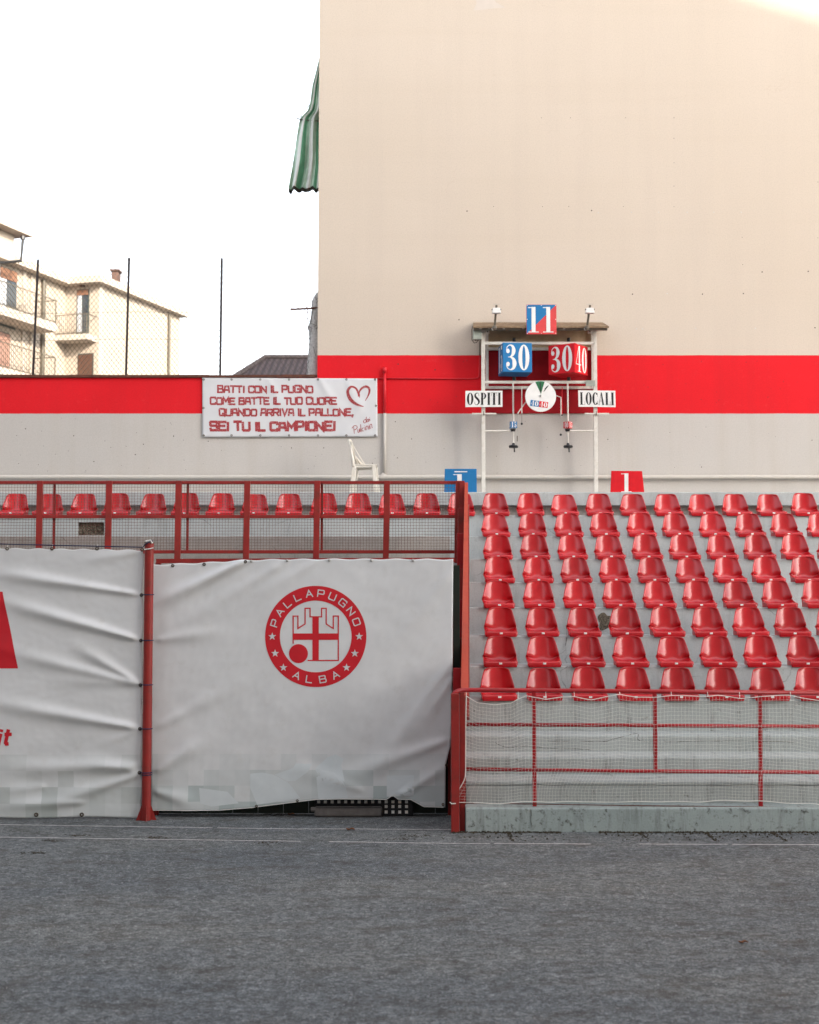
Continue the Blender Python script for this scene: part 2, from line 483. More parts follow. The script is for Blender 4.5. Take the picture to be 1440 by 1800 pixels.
# ------------------------------------------------------------------ stroke lettering
def catmull(pts, n=8, closed=False):
    out = []; N = len(pts)
    segs = N if closed else N - 1
    for i in range(segs):
        q = [pts[(i + j) % N] if closed else pts[max(0, min(N - 1, i + j))] for j in (-1, 0, 1, 2)]
        for s in range(n):
            t = s / n
            out.append(tuple(.5 * (2 * b + (c - a) * t + (2 * a - 5 * b + 4 * c - d) * t * t + (3 * b - a - 3 * c + d) * t ** 3)
                             for a, b, c, d in zip(*q)))
    if not closed: out.append(tuple(pts[-1]))
    return out

class Flat:
    """2-D faces that are laid on a surface by a map (x, y, lift) -> point; each piece is lifted a hair more"""
    def __init__(s): s.p = []
    def poly(s, pts): s.p.append(([tuple(q[:2]) for q in pts], [tuple(range(len(pts)))])); return s
    def ribbon(s, pts, w, maxlen=None, closed=False, cap=0):
        pts = [(*q[:2], (q[2] if len(q) > 2 else w)) for q in pts]
        if cap and not closed:
            for a, b in ((0, 1), (-1, -2)):
                dx, dy = pts[a][0] - pts[b][0], pts[a][1] - pts[b][1]
                L = math.hypot(dx, dy) or 1
                pts[a] = (pts[a][0] + dx / L * cap, pts[a][1] + dy / L * cap, pts[a][2])
        if maxlen:
            o = []
            for a, b in zip(pts, pts[1:] + (pts[:1] if closed else [])):
                m = max(1, int(math.hypot(a[0] - b[0], a[1] - b[1]) / maxlen))
                o += [tuple(lerp(a[j], b[j], i / m) for j in range(3)) for i in range(m)]
            if not closed: o.append(pts[-1])
            pts = o
        N = len(pts); vs, fs = [], []
        for i, q in enumerate(pts):
            a = pts[i - 1] if (i or closed) else q
            b = pts[(i + 1) % N] if (i < N - 1 or closed) else q
            d1 = Vector((q[0] - a[0], q[1] - a[1])); d2 = Vector((b[0] - q[0], b[1] - q[1]))
            if d1.length > 1e-9: d1.normalize()
            if d2.length > 1e-9: d2.normalize()
            t = d1 + d2
            if t.length < 1e-6: t = d2 if d2.length else d1
            t.normalize()
            nrm = Vector((-t.y, t.x))
            ref = d2 if d2.length > 1e-9 else d1
            c = max(.45, abs(nrm.dot(Vector((-ref.y, ref.x)))))
            h = q[2] / 2 / c
            vs += [(q[0] + nrm.x * h, q[1] + nrm.y * h), (q[0] - nrm.x * h, q[1] - nrm.y * h)]
        for i in range(N if closed else N - 1):
            j = (i + 1) % N
            fs.append((2 * i, 2 * i + 1, 2 * j + 1, 2 * j))
        s.p.append((vs, fs)); return s
    def disc(s, x, y, r, n=24): return s.poly([(x + r * math.cos(2 * math.pi * k / n), y + r * math.sin(2 * math.pi * k / n)) for k in range(n)])
    def ring(s, cx, cy, rx, ry, ix, iy, a0=0, a1=360, n=40, rad=1):
        vs, fs = [], []
        for k in range(n + 1):
            t = R(a0 + (a1 - a0) * k / n)
            for j in range(rad + 1):
                q = j / rad
                vs.append((cx + lerp(rx, ix, q) * math.cos(t), cy + lerp(ry, iy, q) * math.sin(t)))
        for k in range(n):
            for j in range(rad):
                a = k * (rad + 1) + j
                fs.append((a, a + 1, a + rad + 2, a + rad + 1))
        s.p.append((vs, fs)); return s
    def rect(s, x0, y0, x1, y1): return s.poly([(x0, y0), (x1, y0), (x1, y1), (x0, y1)])
    def put(s, other, fn):
        for vs, fs in other.p: s.p.append(([fn(*v) for v in vs], fs))
        return s
    def place(s, mb, fn, lift=.003, step=.0002):
        for i, (vs, fs) in enumerate(s.p):
            l = lift + step * (i % 12)
            mb.add([fn(x, y, l) for x, y in vs], fs)
        return mb

def bodoni(ch):
    g = Flat(); W = .56
    if ch == '0': g.ring(.28, .5, .275, .5, .085, .455, n=48)
    elif ch == 'O': g.ring(.25, .5, .25, .5, .085, .465, n=40); W = .5
    elif ch == '1':
        g.rect(.20, .03, .40, 1.0); g.rect(.04, 0, .56, .035); g.rect(.03, .955, .20, .99); W = .58
    elif ch == '3':
        g.disc(.125, .745, .088); g.disc(.125, .235, .088)
        g.ribbon(catmull([(.05, .77, .03), (.09, .90, .035), (.22, .975, .04), (.36, .92, .11), (.41, .77, .185), (.36, .61, .13), (.24, .525, .035), (.13, .51, .02)], 7), .1)
        g.ribbon(catmull([(.14, .51, .02), (.27, .50, .05), (.40, .42, .14), (.45, .27, .20), (.40, .10, .13), (.25, .022, .04), (.10, .09, .035), (.05, .21, .03)], 7), .1)
    elif ch == '4':
        g.rect(.31, .03, .45, 1.0); g.ribbon([(.32, .985), (.02, .30)], .04); g.rect(0, .265, .56, .30); g.rect(.20, 0, .56, .03)
    elif ch == '5':
        g.poly([(.09, .99), (.47, 1.0), (.45, .84), (.09, .86)]); g.rect(.09, .50, .12, .87)
        g.ribbon(catmull([(.105, .50, .02), (.2, .585, .04), (.34, .56, .12), (.43, .35, .2), (.38, .1, .13), (.24, .02, .04), (.1, .08, .035), (.05, .2, .03)], 7), .1)
        g.disc(.125, .22, .085)
    elif ch == 'S':
        g.ribbon(catmull([(.37, .74, .02), (.34, .90, .03), (.22, .975, .05), (.09, .87, .10), (.09, .70, .14), (.22, .53, .17), (.35, .36, .15), (.36, .18, .12), (.23, .025, .05), (.08, .07, .03), (.04, .28, .02)], 6), .1); W = .43
    elif ch == 'P':
        g.rect(.05, .025, .21, .98); g.rect(0, 0, .26, .028); g.rect(0, .972, .22, 1.0)
        g.ring(.2, .735, .24, .265, .11, .235, -90, 90, 20); W = .46
    elif ch == 'I':
        g.rect(.045, .025, .205, .975); g.rect(0, 0, .25, .028); g.rect(0, .972, .25, 1.0); W = .25
    elif ch == 'T':
        g.rect(.145, .025, .305, .975); g.rect(.09, 0, .36, .028); g.rect(0, .97, .45, 1.0); g.rect(0, .72, .022, .97); g.rect(.428, .72, .45, .97); W = .45
    elif ch == 'L':
        g.rect(.05, .025, .21, .975); g.rect(0, .972, .26, 1.0); g.rect(0, 0, .42, .028); g.rect(.398, .028, .42, .28); W = .42
    elif ch == 'C':
        g.ring(.25, .5, .25, .5, .085, .465, 42, 318, 36); g.rect(.415, .66, .44, .95); g.rect(.415, .05, .44, .32); W = .45
    elif ch == 'A':
        g.ribbon([(.04, .02), (.225, .99)], .03); g.poly([(.19, 1.0), (.27, 1.0), (.45, .02), (.31, .02)])
        g.rect(.09, .30, .35, .33); g.rect(0, 0, .12, .025); g.rect(.26, 0, .5, .025); W = .5
    return g, W
def bodoni_text(txt, gap=.07):
    out = Flat(); x = 0
    for ch in txt:
        g, W = bodoni(ch)
        out.put(g, lambda a, b, x=x: (a + x, b)); x += W + gap
    return out, x - gap

T = {  # squared stroke letters in a 1 x 1 box
 'A': [[(0, 0), (.12, .95), (.75, .95), (.9, 0)], [(.08, .38), (.83, .38)]],
 'B': [[(.0, 0), (.0, 1), (.75, 1), (.82, .9), (.82, .62), (.72, .53), (.0, .53)], [(.72, .53), (.88, .42), (.88, .12), (.78, 0), (0, 0)]],
 'C': [[(.9, .78), (.85, 1), (.1, 1), (0, .9), (.0, .1), (.1, 0), (.85, 0), (.9, .2)]],
 'D': [[(0, 0), (0, 1), (.72, 1), (.9, .82), (.9, .18), (.72, 0), (0, 0)]],
 'E': [[(.85, 1), (0, 1), (0, 0), (.88, 0)], [(0, .52), (.72, .52)]],
 'G': [[(.9, .82), (.85, 1), (.1, 1), (0, .9), (0, .1), (.1, 0), (.9, 0), (.9, .48), (.5, .48)]],
 'I': [[(.1, 0), (.1, 1)]],
 'L': [[(0, 1), (0, 0), (.78, 0)]],
 'M': [[(0, 0), (.05, 1), (.5, .4), (.95, 1), (1.0, 0)]],
 'N': [[(0, 0), (0, 1), (.85, 0), (.85, 1)]],
 'O': [[(.1, 0), (0, .1), (0, .9), (.1, 1), (.8, 1), (.9, .9), (.9, .1), (.8, 0), (.1, 0)]],
 'P': [[(0, 0), (0, 1), (.78, 1), (.86, .9), (.86, .52), (.76, .42), (0, .42)]],
 'Q': [[(.1, 0), (0, .1), (0, .9), (.1, 1), (.8, 1), (.9, .9), (.9, .1), (.8, 0), (.1, 0)], [(.55, .3), (.95, -.12)]],
 'R': [[(0, 0), (0, 1), (.78, 1), (.86, .9), (.86, .56), (.76, .46), (0, .46)], [(.45, .46), (.88, 0)]],
 'S': [[(.88, .8), (.84, 1), (.08, 1), (0, .92), (0, .6), (.08, .53), (.8, .53), (.88, .45), (.88, .08), (.8, 0), (.05, 0), (0, .2)]],
 'T': [[(0, 1), (.9, 1)], [(.45, 1), (.45, 0)]],
 'U': [[(0, 1), (0, .1), (.1, 0), (.78, 0), (.88, .1), (.88, 1)]],
 'V': [[(0, 1), (.42, 0), (.85, 1)]],
 'W': [[(0, 1), (.22, 0), (.5, .7), (.78, 0), (1, 1)]],
 '!': [[(.1, 1), (.1, .32)], [(.1, .1), (.1, 0)]],
 ',': [[(.12, .1), (.02, -.2)]],
 ' ': [],
}
TW = {'I': .2, '!': .2, ',': .18, ' ': .34, 'L': .78, 'M': 1.0, 'W': 1., 'E': .86}
def stroke_text(txt, w, aspect=.8, gap=.24, wob=0):
    out = Flat(); x = 0
    for ch in txt:
        dz = random.uniform(-wob, wob); rot = random.uniform(-wob, wob) * .7
        for pl in T[ch]:
            pts = [((q[0] * aspect + x - q[1] * rot), q[1] * (1 + dz) + dz * .5) for q in pl]
            out.ribbon(pts, w, maxlen=.35, cap=w * .35)
        x += TW.get(ch, .9) * aspect + gap
    return out, x - gap

# ------------------------------------------------------------------ ground
g = MB().add([(-250, -150, 0), (250, -150, 0), (250, 350, 0), (-250, 350, 0)], [(0, 1, 2, 3)]).build('ground', M['ground'])
struct(g)
# two white boundary lines laid on the gravel, broken in places
def court_line(pts, gaps, name):
    mb = MB(); x0, x1 = pts[0][0], pts[-1][0]
    n = 220; prev = None
    for i in range(n + 1):
        px = lerp(x0, x1, i / n); py = interp(pts, px) + .5 * noise.noise((px * .02, 3, 1))
        Y = GY(py); p = Vector((XP(px, Y, py), Y, .004 + .002))
        hw = .0115 + .003 * noise.noise((px * .05, 7, 0))
        cur = (Vector((p.x, p.y - hw, .005)), Vector((p.x, p.y + hw, .005)), px)
        if prev and not any(a < px < b for a, b in gaps): mb.add([prev[0], cur[0], cur[1], prev[1]], [(0, 1, 2, 3)])
        prev = cur
    return struct(mb.build(name, M['line'], fix=False))
court_line([(-60, 1449.5), (250, 1454), (480, 1457.5), (800, 1459)], [(376, 383)], 'court_line')
court_line([(-60, 1471.5), (250, 1476), (520, 1479.5), (800, 1483.5), (1120, 1484.5), (1500, 1486)], [(532, 580), (864, 871), (1046, 1125), (1284, 1290)], 'court_line')
# loose pale stones, countless
mb = MB()
for i in range(3600):
    py = 1432 + 368 * random.random() ** 1.7
    Y = GY(py); px = random.uniform(-40, 1480)
    x = XP(px, Y, py)
    if Y > 15.1 and x > .45: Y -= 1.2
    r = random.uniform(.003, .008) * (1.5 if random.random() < .06 else 1)
    a = random.random() * 6.28
    vs = [(x + r * math.cos(a + k * 2.09) * random.uniform(.7, 1.3), Y + r * math.sin(a + k * 2.09), .0015) for k in range(3)] + [(x, Y, .0015 + r * .8)]
    mb.add(vs, [(0, 1, 3), (1, 2, 3), (2, 0, 3)])
o = mb.build('pebbles', M['pebble']); o['kind'] = 'stuff'; tag(o, 'loose pale pebbles scattered over the grey gravel court', 'pebbles')
mb = MB()
for i in range(2600):
    t = random.random()
    x = random.uniform(.45, 5.2); Y = 15.19 - abs(random.gauss(0, .02)) - .01
    if random.random() < .3: Y = 15.12 - random.random() ** 2 * .5; x += .15 * math.sin(x * 9)
    if noise.noise((x * 1.4, 0, 2)) < -.25: continue
    r = random.uniform(.006, .017); a = random.random() * 6.28
    vs = [(x + r * math.cos(a + k * 2.09), Y + r * .7 * math.sin(a + k * 2.09), .002) for k in range(3)] + [(x, Y, .002 + r * random.uniform(.3, 1.3))]
    mb.add(vs, [(0, 1, 3), (1, 2, 3), (2, 0, 3)])
for i in range(420):      # small heaps of leaf dust on the court
    cx, cy = random.choice([(485, 1431), (95, 1478), (140, 1469), (870, 1463), (275, 1473), (700, 1476), (60, 1500), (735, 1470), (470, 1482)])
    py = cy + random.gauss(0, 1.2); px = cx + random.gauss(0, 13); Y = GY(py); x = XP(px, Y, py)
    r = random.uniform(.006, .014); a = random.random() * 6.28
    vs = [(x + r * math.cos(a + k * 2.09), Y + r * math.sin(a + k * 2.09), .002) for k in range(3)] + [(x, Y, .002 + r * .5)]
    mb.add(vs, [(0, 1, 3), (1, 2, 3), (2, 0, 3)])
o = mb.build('ground_litter', M['litter']); o['kind'] = 'stuff'; tag(o, 'dark crumbs of dirt and leaf litter along the kerb foot', 'litter')
def leaf(px, py, r, label):
    Y = GY(py); c = P(px, py, Y)
    def fn(u, v):
        a = (u - .5) * 2; wd = math.sqrt(max(0, 1 - a * a)) * .5
        b = (v - .5) * 2
        return (c.x + a * r, Y + b * wd * r, .004 + .35 * r * (b * b * .8 + .35 * math.sin(a * 4) + .4))
    o = MB().grid(fn, 10, 6).build('dead_leaf', M['leaf'], shade=True, solid=.001)
    tag(o, label, 'leaf', 'dead leaves on the court')
leaf(616, 1460, .045, 'curled brown leaf lying on the white line before the checkered board')
leaf(1307, 1659, .035, 'lone reddish brown leaf on the open gravel')
leaf(512, 1433, .04, 'brown leaf beneath the lifted hem of the crest banner')

# ------------------------------------------------------------------ grandstand
p1, p8 = 1 / .01642, 1 / .01253
D = [F * .55 * lerp(.01642, .01253, i / 7) for i in range(8)]      # front edge depth of rows 1 (top) .. 8
EY = [906, 942.7, 982.4, 1023.5, 1067.8, 1117.8, 1171, 1230]
Z = [ZP(EY[i], D[i]) for i in range(8)]
XL, XR = -8.5, 9.0           # extent to either side
XS = .62                     # end of the lower rows
gs = thing('concrete_grandstand', 'pale grey painted concrete stepped grandstand carrying the rows of red seats', 'grandstand', (0, 15.2, 0))
def step(name, x0, x1, y0, y1, z0, z1, m, nose=.012, n=40):
    """one block of the terrace: front and top with a worn nosing, uneven along its length"""
    prof = [(y0, z0), (y0, z1 - nose)] + [(y0 + nose * (1 - math.cos(R(a))), z1 - nose * (1 - math.sin(R(a)))) for a in (22, 45, 68, 90)] + [(y1, z1), (y1, z0)]
    mb = MB(); m_ = len(prof)
    vs = []
    for i in range(n + 1):
        x = lerp(x0, x1, i / n)
        for j, (y, z) in enumerate(prof):
            k = 1 if 1 <= j <= 5 else 0
            vs.append((x, y + k * .003 * noise.noise((x * 2.3, y, z)), z + k * .003 * noise.noise((x * 1.7, y + 5, z))))
    fs = [(i * m_ + j, (i + 1) * m_ + j, (i + 1) * m_ + (j + 1) % m_, i * m_ + (j + 1) % m_) for i in range(n) for j in range(m_)]
    fs += [tuple(range(m_)), tuple(n * m_ + j for j in range(m_ - 1, -1, -1))]
    return mb.add(vs, fs).build(name, m, gs)
LEDGE_Y = D[0] + .76
LEDGE_Z = ZP(865, LEDGE_Y - .12)
zl2 = ZP(888, LEDGE_Y - .12)
step('ledge', XL, XR, LEDGE_Y - .12, 24.6, zl2, LEDGE_Z, M['concrete'])
box('ledge_base', M['concrete_warm'], gs, XL, XR, LEDGE_Y, 24.598, Z[0] - .3, zl2 - .0005)
# row 1: full width; its riser on the left has a rough vent opening
back = [LEDGE_Y] + D[:7]
vx0, vx1 = XP(137, D[0], 930), XP(183, D[0], 930)
vz0, vz1 = ZP(940.5, D[0]), ZP(918, D[0])
for a, b in ((XL, vx0), (vx1, XS), (XS + .002, XR)):
    step('step', a, b, D[0], back[0] + .05, Z[1] - .05, Z[0], M['concrete'])
step('step', vx0 + .001, vx1 - .001, D[0], back[0] + .05, vz1, Z[0], M['concrete'], n=4)
box('vent_sill', M['concrete_warm'], gs, vx0 + .001, vx1 - .001, D[0] + .003, D[0] + .5, Z[1] - .05, vz0)
def rub(u, v):
    x, z = lerp(vx0 - .01, vx1 + .01, u), lerp(vz0 - .01, vz1 + .01, v)
    return (x, D[0] + .07 + .04 * noise.noise((x * 22, z * 22, 0)), z)
MB().grid(rub, 24, 14).build('vent_fill', M['rubble'], gs)
step('step', XL, XS, D[1], D[0] + .05, Z[2] - .05, Z[1], M['concrete_warm'])
step('step', XS + .002, XR, D[1], D[0] + .05, Z[2] - .05, Z[1], M['concrete'])
step('step', XL, XS, D[2], D[1] + .05, ZP(990, D[2]), Z[2], M['concrete_warm'])
step('step', XS + .002, XR, D[2], D[1] + .05, Z[3] - .05, Z[2], M['concrete'])
for i in range(3, 8):
    step('step', XS, XR, D[i], D[i - 1] + .05, (Z[i + 1] if i < 7 else .872) - .05, Z[i], M['concrete'] if i < 7 else M['concrete_low'])
low = [(16.62, D[7] + .05, ZP(1292, 16.62)), (16.1, 16.67, ZP(1330, 16.1)), (15.57, 16.15, ZP(1372, 15.57))]
zk = ZP(1420, 15.2)
step('step', XS, XR, low[0][0], low[0][1], low[1][2] - .05, low[0][2], M['concrete_low'], .03)
step('step', XS, XR, low[1][0], low[1][1], low[2][2] - .05, low[1][2], M['concrete_low'], .03)
step('step', XS, XR, low[2][0], low[2][1], low[2][2] - .045, low[2][2], M['concrete_low'], .028)     # slab with an open joint below it
step('step', XS, XR, low[2][0] + .006, low[2][1], zk - .05, low[2][2] - .056, M['concrete_low'], .004)
step('kerb', XS - .02, XR, 15.2, 15.62, -.2, zk, M['concrete_kerb'], .022, 60)
# broken patch with bare aggregate in a riser
def patch(u, v):
    a = u * 2 * math.pi; r = v
    cx, cy = 1063, 1092
    rr = 1 + .18 * math.sin(3 * a + 1) + .1 * math.sin(5 * a)
    px, py = cx + 12 * r * rr * math.cos(a), cy - 15 * r * rr * math.sin(a)
    p = P(px, py, D[4])
    return (p.x, D[4] - .004 - .012 * (1 - r) * (noise.noise((p.x * 60, p.z * 60, 0)) + .5), p.z)
MB().grid(patch, 24, 6).build('broken_patch', M['rubble'], gs)
for pts, Yd in (([(1088, 1180), (1093, 1187), (1094, 1193), (1099, 1199), (1098, 1204), (1101, 1212)], D[6]), ([(1092, 1186), (1099, 1190), (1106, 1189), (1113, 1191), (1122, 1190)], D[6]),
                ([(870, 1306), (880, 1310), (895, 1314), (925, 1312), (960, 1315), (1010, 1316), (1040, 1318)], 16.1),
                ([(965, 1303), (1010, 1303), (1060, 1304), (1080, 1299), (1120, 1290), (1125, 1302), (1180, 1304), (1240, 1303), (1330, 1303), (1400, 1305)], 16.1),
                ([(933, 1424), (934, 1432), (933, 1440), (935, 1454)], 15.2), ([(995, 1100), (996, 1120), (994, 1135)], D[5])):
    mb = MB(); q = catmull([(a + random.uniform(-.6, .6), b + random.uniform(-.6, .6)) for a, b in pts], 5)
    for i, (a, b) in enumerate(q[:-1]):
        c, d = q[i + 1]
        h = .0022 * random.uniform(.3, 1.3)
        A, B = P(a, b, Yd - .006), P(c, d, Yd - .006)
        mb.bar(A, B, .006, h * 2, (0, 0, 1) if abs(a - c) > abs(b - d) else (1, 0, 0))
    mb.build('crack', M['litter'], gs)

# ------------------------------------------------------------------ seats
def make_seat():
    root = thing('stadium_seat', '', 'seat', (0, 0, 0), 'red seats of the grandstand')
    prof = [(-.034, -.014, .198), (-.041, .0, .207), (-.041, .025, .209), (-.038, .043, .209), (-.028, .053, .209), (.02, .056, .209), (.09, .053, .209), (.16, .05, .209), (.22, .054, .210),
            (.262, .074, .212), (.285, .115, .208), (.299, .18, .195), (.311, .25, .178), (.320, .305, .162), (.326, .340, .151), (.329, .357, .141), (.331, .366, .124)]
    pr = catmull(prof, 4)
    def fn(u, v):
        k = v * (len(pr) - 1); i = min(int(k), len(pr) - 2); t = k - i
        y, z, hw = (lerp(pr[i][j], pr[i + 1][j], t) for j in range(3))
        a = (u - .5) * 2
        bk = smooth(.055, .15, z) if y > .18 else 0
        pan = smooth(0, .06, y) * (1 - bk)
        topf = smooth(.30, .365, z) if y > .18 else 0
        y2 = y - bk * lerp(.10, .055, smooth(.08, .34, z)) * abs(a) ** 2.2 - .01 * pan * 0
        z2 = z + pan * .05 * smooth(.0, .24, y) * abs(a) ** 2.5 - topf * .010 * abs(a) ** 5
        # shallow hollows of the moulded pan
        z2 -= pan * .012 * math.exp(-((abs(a) - .42) / .28) ** 2) * smooth(.05, .15, y)
        return (a * hw, y2, z2)
    sh = MB().grid(fn, 18, 44).build('shell', M['seat'], root, shade=True, solid=.006)
    NV = 44
    edge = [fn(0, v / NV) for v in range(4, NV + 1)] + [fn(u / 18, 1) for u in range(1, 18)] + [fn(1, v / NV) for v in range(NV, 3, -1)]
    MB().tube(edge, .0062, 6).build('rim', M['seat_rim'], root, shade=True)
    mb = MB()
    for s in (-1, 1):
        poly = [(s * .176, -.02, 0), (s * .188, .29, 0), (s * .186, .32, .14), (s * .194, .285, .10), (s * .196, .24, .066), (s * .194, .0, .056), (s * .19, -.03, .052)]
        mb.prism(poly, (-s * .012, 0, 0))
    mb.box(-.17, .17, .1, .12, 0, .038)
    mb.build('base', M['seat_rim'], root)
    MB().box(-.019, .019, -.0475, -.041, .022, .044).build('number_plate', M['white'], root, bevel=.002)
    MB().lathe((0, .17, .0495), [(.007, -.004), (.007, .004), (.003, .006)], 8).build('bolt', M['dark_steel'], root)
    return root
ORD = ['', 'first', 'second', 'third', 'fourth', 'fifth', 'sixth', 'seventh', 'eighth', 'ninth', 'tenth', 'eleventh', 'twelfth', 'thirteenth', 'fourteenth', 'fifteenth', 'sixteenth']
proto = make_seat()
first = [True]
def seat(px, row, label):
    r = proto if first[0] else copy_tree(proto)
    first[0] = False
    p = P(px, EY[row], D[row])
    r.location = (p.x, D[row] + random.uniform(-.006, .006), Z[row] + .001)
    r.rotation_euler = (random.gauss(0, .018), random.gauss(0, .010), random.gauss(0, .022))
    r['label'] = label
    ROOTS[r.name] = Vector(r.location)
starts = [872.5, 873, 876, 879, 877.5, 881, 880, 878]
pit = [60.9, 64.1, 66.1, 67.9, 71.0, 73.7, 77.1, 79.8]
RN = ['top', 'second highest', 'third highest', 'fourth highest', 'fifth highest', 'third lowest', 'second lowest', 'lowest']
for row in range(8):
    k = 0
    while starts[row] + pit[row] * k < 1480:
        seat(starts[row] + pit[row] * k, row, f'red plastic seat, {ORD[k + 1]} from the red side screen, in the {RN[row]} row')
        k += 1
seat(811.5, 0, 'red top row seat half hidden behind the red side screen posts')
for k in range(2, 16):
    seat(starts[0] - pit[0] * k, 0, f'red seat behind the mesh railing, {ORD[k - 1]} from the red side screen posts')

# ------------------------------------------------------------------ tall building and its painted wall
xa, xb = XP(556.5, 24.6, 660), XP(562, 24.6, 0)
WT = 21.0
tb = thing('tall_building', 'tall windowless beige plaster building wall with a red painted band at its foot', 'building', (4, 24.6, 0))
zt = P(562, 0, 24.6).z
xtop = xb + (xb - xa) * .6
zw = ZP(664, 24.6)
mb = MB().add([(xa, 24.6, 0), (12, 24.6, 0), (12, 24.6, WT), (xtop, 24.6, WT), (xa, 38, 0), (12, 38, 0), (12, 38, WT), (xtop, 38, WT)],
              [(0, 1, 2, 3), (5, 4, 7, 6), (4, 0, 3, 7), (1, 5, 6, 2), (3, 2, 6, 7)])
mb.build('wall', M['wall'], tb)
MB().box(xtop - .25, 12.3, 24.3, 38.2, WT + .001, WT + .3).build('roof_slab', M['house_trim'], tb)
mb, mp = MB(), MB()
def plug(px, py, r, m):
    r *= .72
    c = P(px, py, 24.6)
    n = 8; vs = [(c.x + r * math.cos(6.283 * k / n) * random.uniform(.8, 1.2), 24.597, c.z + r * math.sin(6.283 * k / n)) for k in range(n)]
    m.add(vs + [(v[0], 24.603, v[2]) for v in vs], [tuple(range(n))] + [(k, (k + 1) % n, (k + 1) % n + n, k + n) for k in range(n)])
for px, py in ((952, 207), (1003, 207), (1100, 207), (1185, 207), (1185, 243), (1185, 286), (1185, 327), (868, 363), (954, 363), (1000, 363), (1096, 363), (1185, 363), (1305, 417), (1306, 465), (1438, 320), (1438, 418)): plug(px, py, .009, mb)
for px, py in ((821, 371), (1040, 370), (1340, 478), (1421, 477), (1235, 517), (1307, 516), (1112, 517), (1433, 576), (807, 562), (700, 640), (765, 650)): plug(px, py, .017, mb)
for px, py in ((1052, 374), (1110, 373), (1158, 373), (1208, 373), (1255, 373), (1303, 373), (1119, 578), (1223, 577), (1328, 577), (1173, 516), (1130, 578)): plug(px, py, .016, mp)
for i in range(70):
    px, py = random.uniform(5, 1435), random.uniform(735, 832)
    if 355 < px < 665 and py < 772: continue
    plug(px, py, random.choice((.006, .008, .013)), mb)
for i in range(45):
    px, py = random.uniform(690, 1435), random.uniform(632, 722)
    plug(px, py, random.choice((.006, .009)), mb)
o = mb.build('screw_holes', M['plug'], tb); o['kind'] = 'stuff'
o = mp.build('filler_spots', M['plug_pale'], tb); o['kind'] = 'stuff'
# bare filler patch high on the wall
MB().prism([P(a, b, 24.598) for a, b in ((832, 18), (838, 6), (836, -4), (866, -6), (872, 4), (889, 13), (862, 15), (850, 17))], (0, .006, 0)).build('filler_patch', mat('filler', (.58, .51, .45), .9, .05, 5), tb)

# low boundary wall to the left, same painted band
lw = thing('boundary_wall', 'low plaster boundary wall with a wide red band above grey and a rusty coping', 'wall', (-5, 24.6, 0))
MB().box(-14, xa + .15, 24.602, 24.9, 0, zw).build('wall', M['wall'], lw)
mb = MB()
for i in range(20):
    x0 = lerp(-14, xa - .01, i / 20); x1 = lerp(-14, xa - .01, (i + 1) / 20) - .006
    d = random.uniform(-.006, .006)
    mb.box(x0, x1, 24.56, 24.94, zw + .001 + d * .2, zw + .045 + d)
mb.build('coping', M['rust'], lw)
mb = MB()
for i in range(15):
    px, py = random.uniform(5, 350), random.uniform(735, 832)
    plug(px, py, .008, mb)
o = mb.build('screw_holes', M['plug'], lw); o['kind'] = 'stuff'

# wall pipes
pp = thing('wall_pipe', 'long grey horizontal pipe clipped along the wall above the terrace', 'pipe', (0, 24.5, ZP(838, 24.5)))
zpipe = ZP(838.5, 24.53)
MB().tube([(x * .5, 24.53, zpipe + .006 * noise.noise((x * .3, 0, 0))) for x in range(-26, 24)], .036, 10).build('pipe', M['grey_pipe'], pp, shade=True)
for px in (282, 672, 951, 1180, 470, 100, 1390):
    x = XP(px, 24.5, 838)
    MB().tube([(x - .03, 24.53, zpipe), (x + .03, 24.53, zpipe)], .043, 10).build('clip', M['grey_pipe'], pp)
vp = thing('downpipe', 'thin vertical pipe painted red above and grey below beside the slogan banner', 'pipe', (XP(676, 24.55), 24.55, zpipe))
xv = XP(676.5, 24.56, 740)
MB().tube([(xv, 24.56, zpipe + .05), (xv, 24.56, ZB_B)], .027, 10).build('grey_length', M['grey_pipe'], vp, shade=True)
MB().tube([(xv, 24.56, ZB_B + .001), (xv, 24.56, ZP(652, 24.56))], .027, 10).build('red_length', M['red_pipe'], vp, shade=True)
MB().tube([(xv, 24.55, ZP(655, 24.56)), (xv, 24.55, ZP(646, 24.56))], .036, 10).build('cap', M['red_pipe'], vp, shade=True)
MB().tube([(xv - .04, 24.56, zpipe), (xv - .04, 24.56, zpipe + .0), (xv, 24.56, zpipe + .06)], .042, 10).build('elbow', M['grey_pipe'], vp, shade=True)
cb = thing('cable', 'red painted cable running along the red band up to the scoreboard', 'cable', (.5, 24.58, 6))
pts = [P(664, 665, 24.585), P(780, 665.5, 24.585), P(835, 665.5, 24.585), P(840, 664, 24.585), P(842.5, 660, 24.585), P(843, 640, 24.585), P(843.5, 625, 24.585)]
MB().tube(pts, .014, 6).build('cable_run', M['red_pipe'], cb, shade=True)
MB().tube([P(843.5, 624.5, 24.585), P(843.5, 600, 24.585)], .010, 6).build('cable_top', M['dark_steel'], cb)

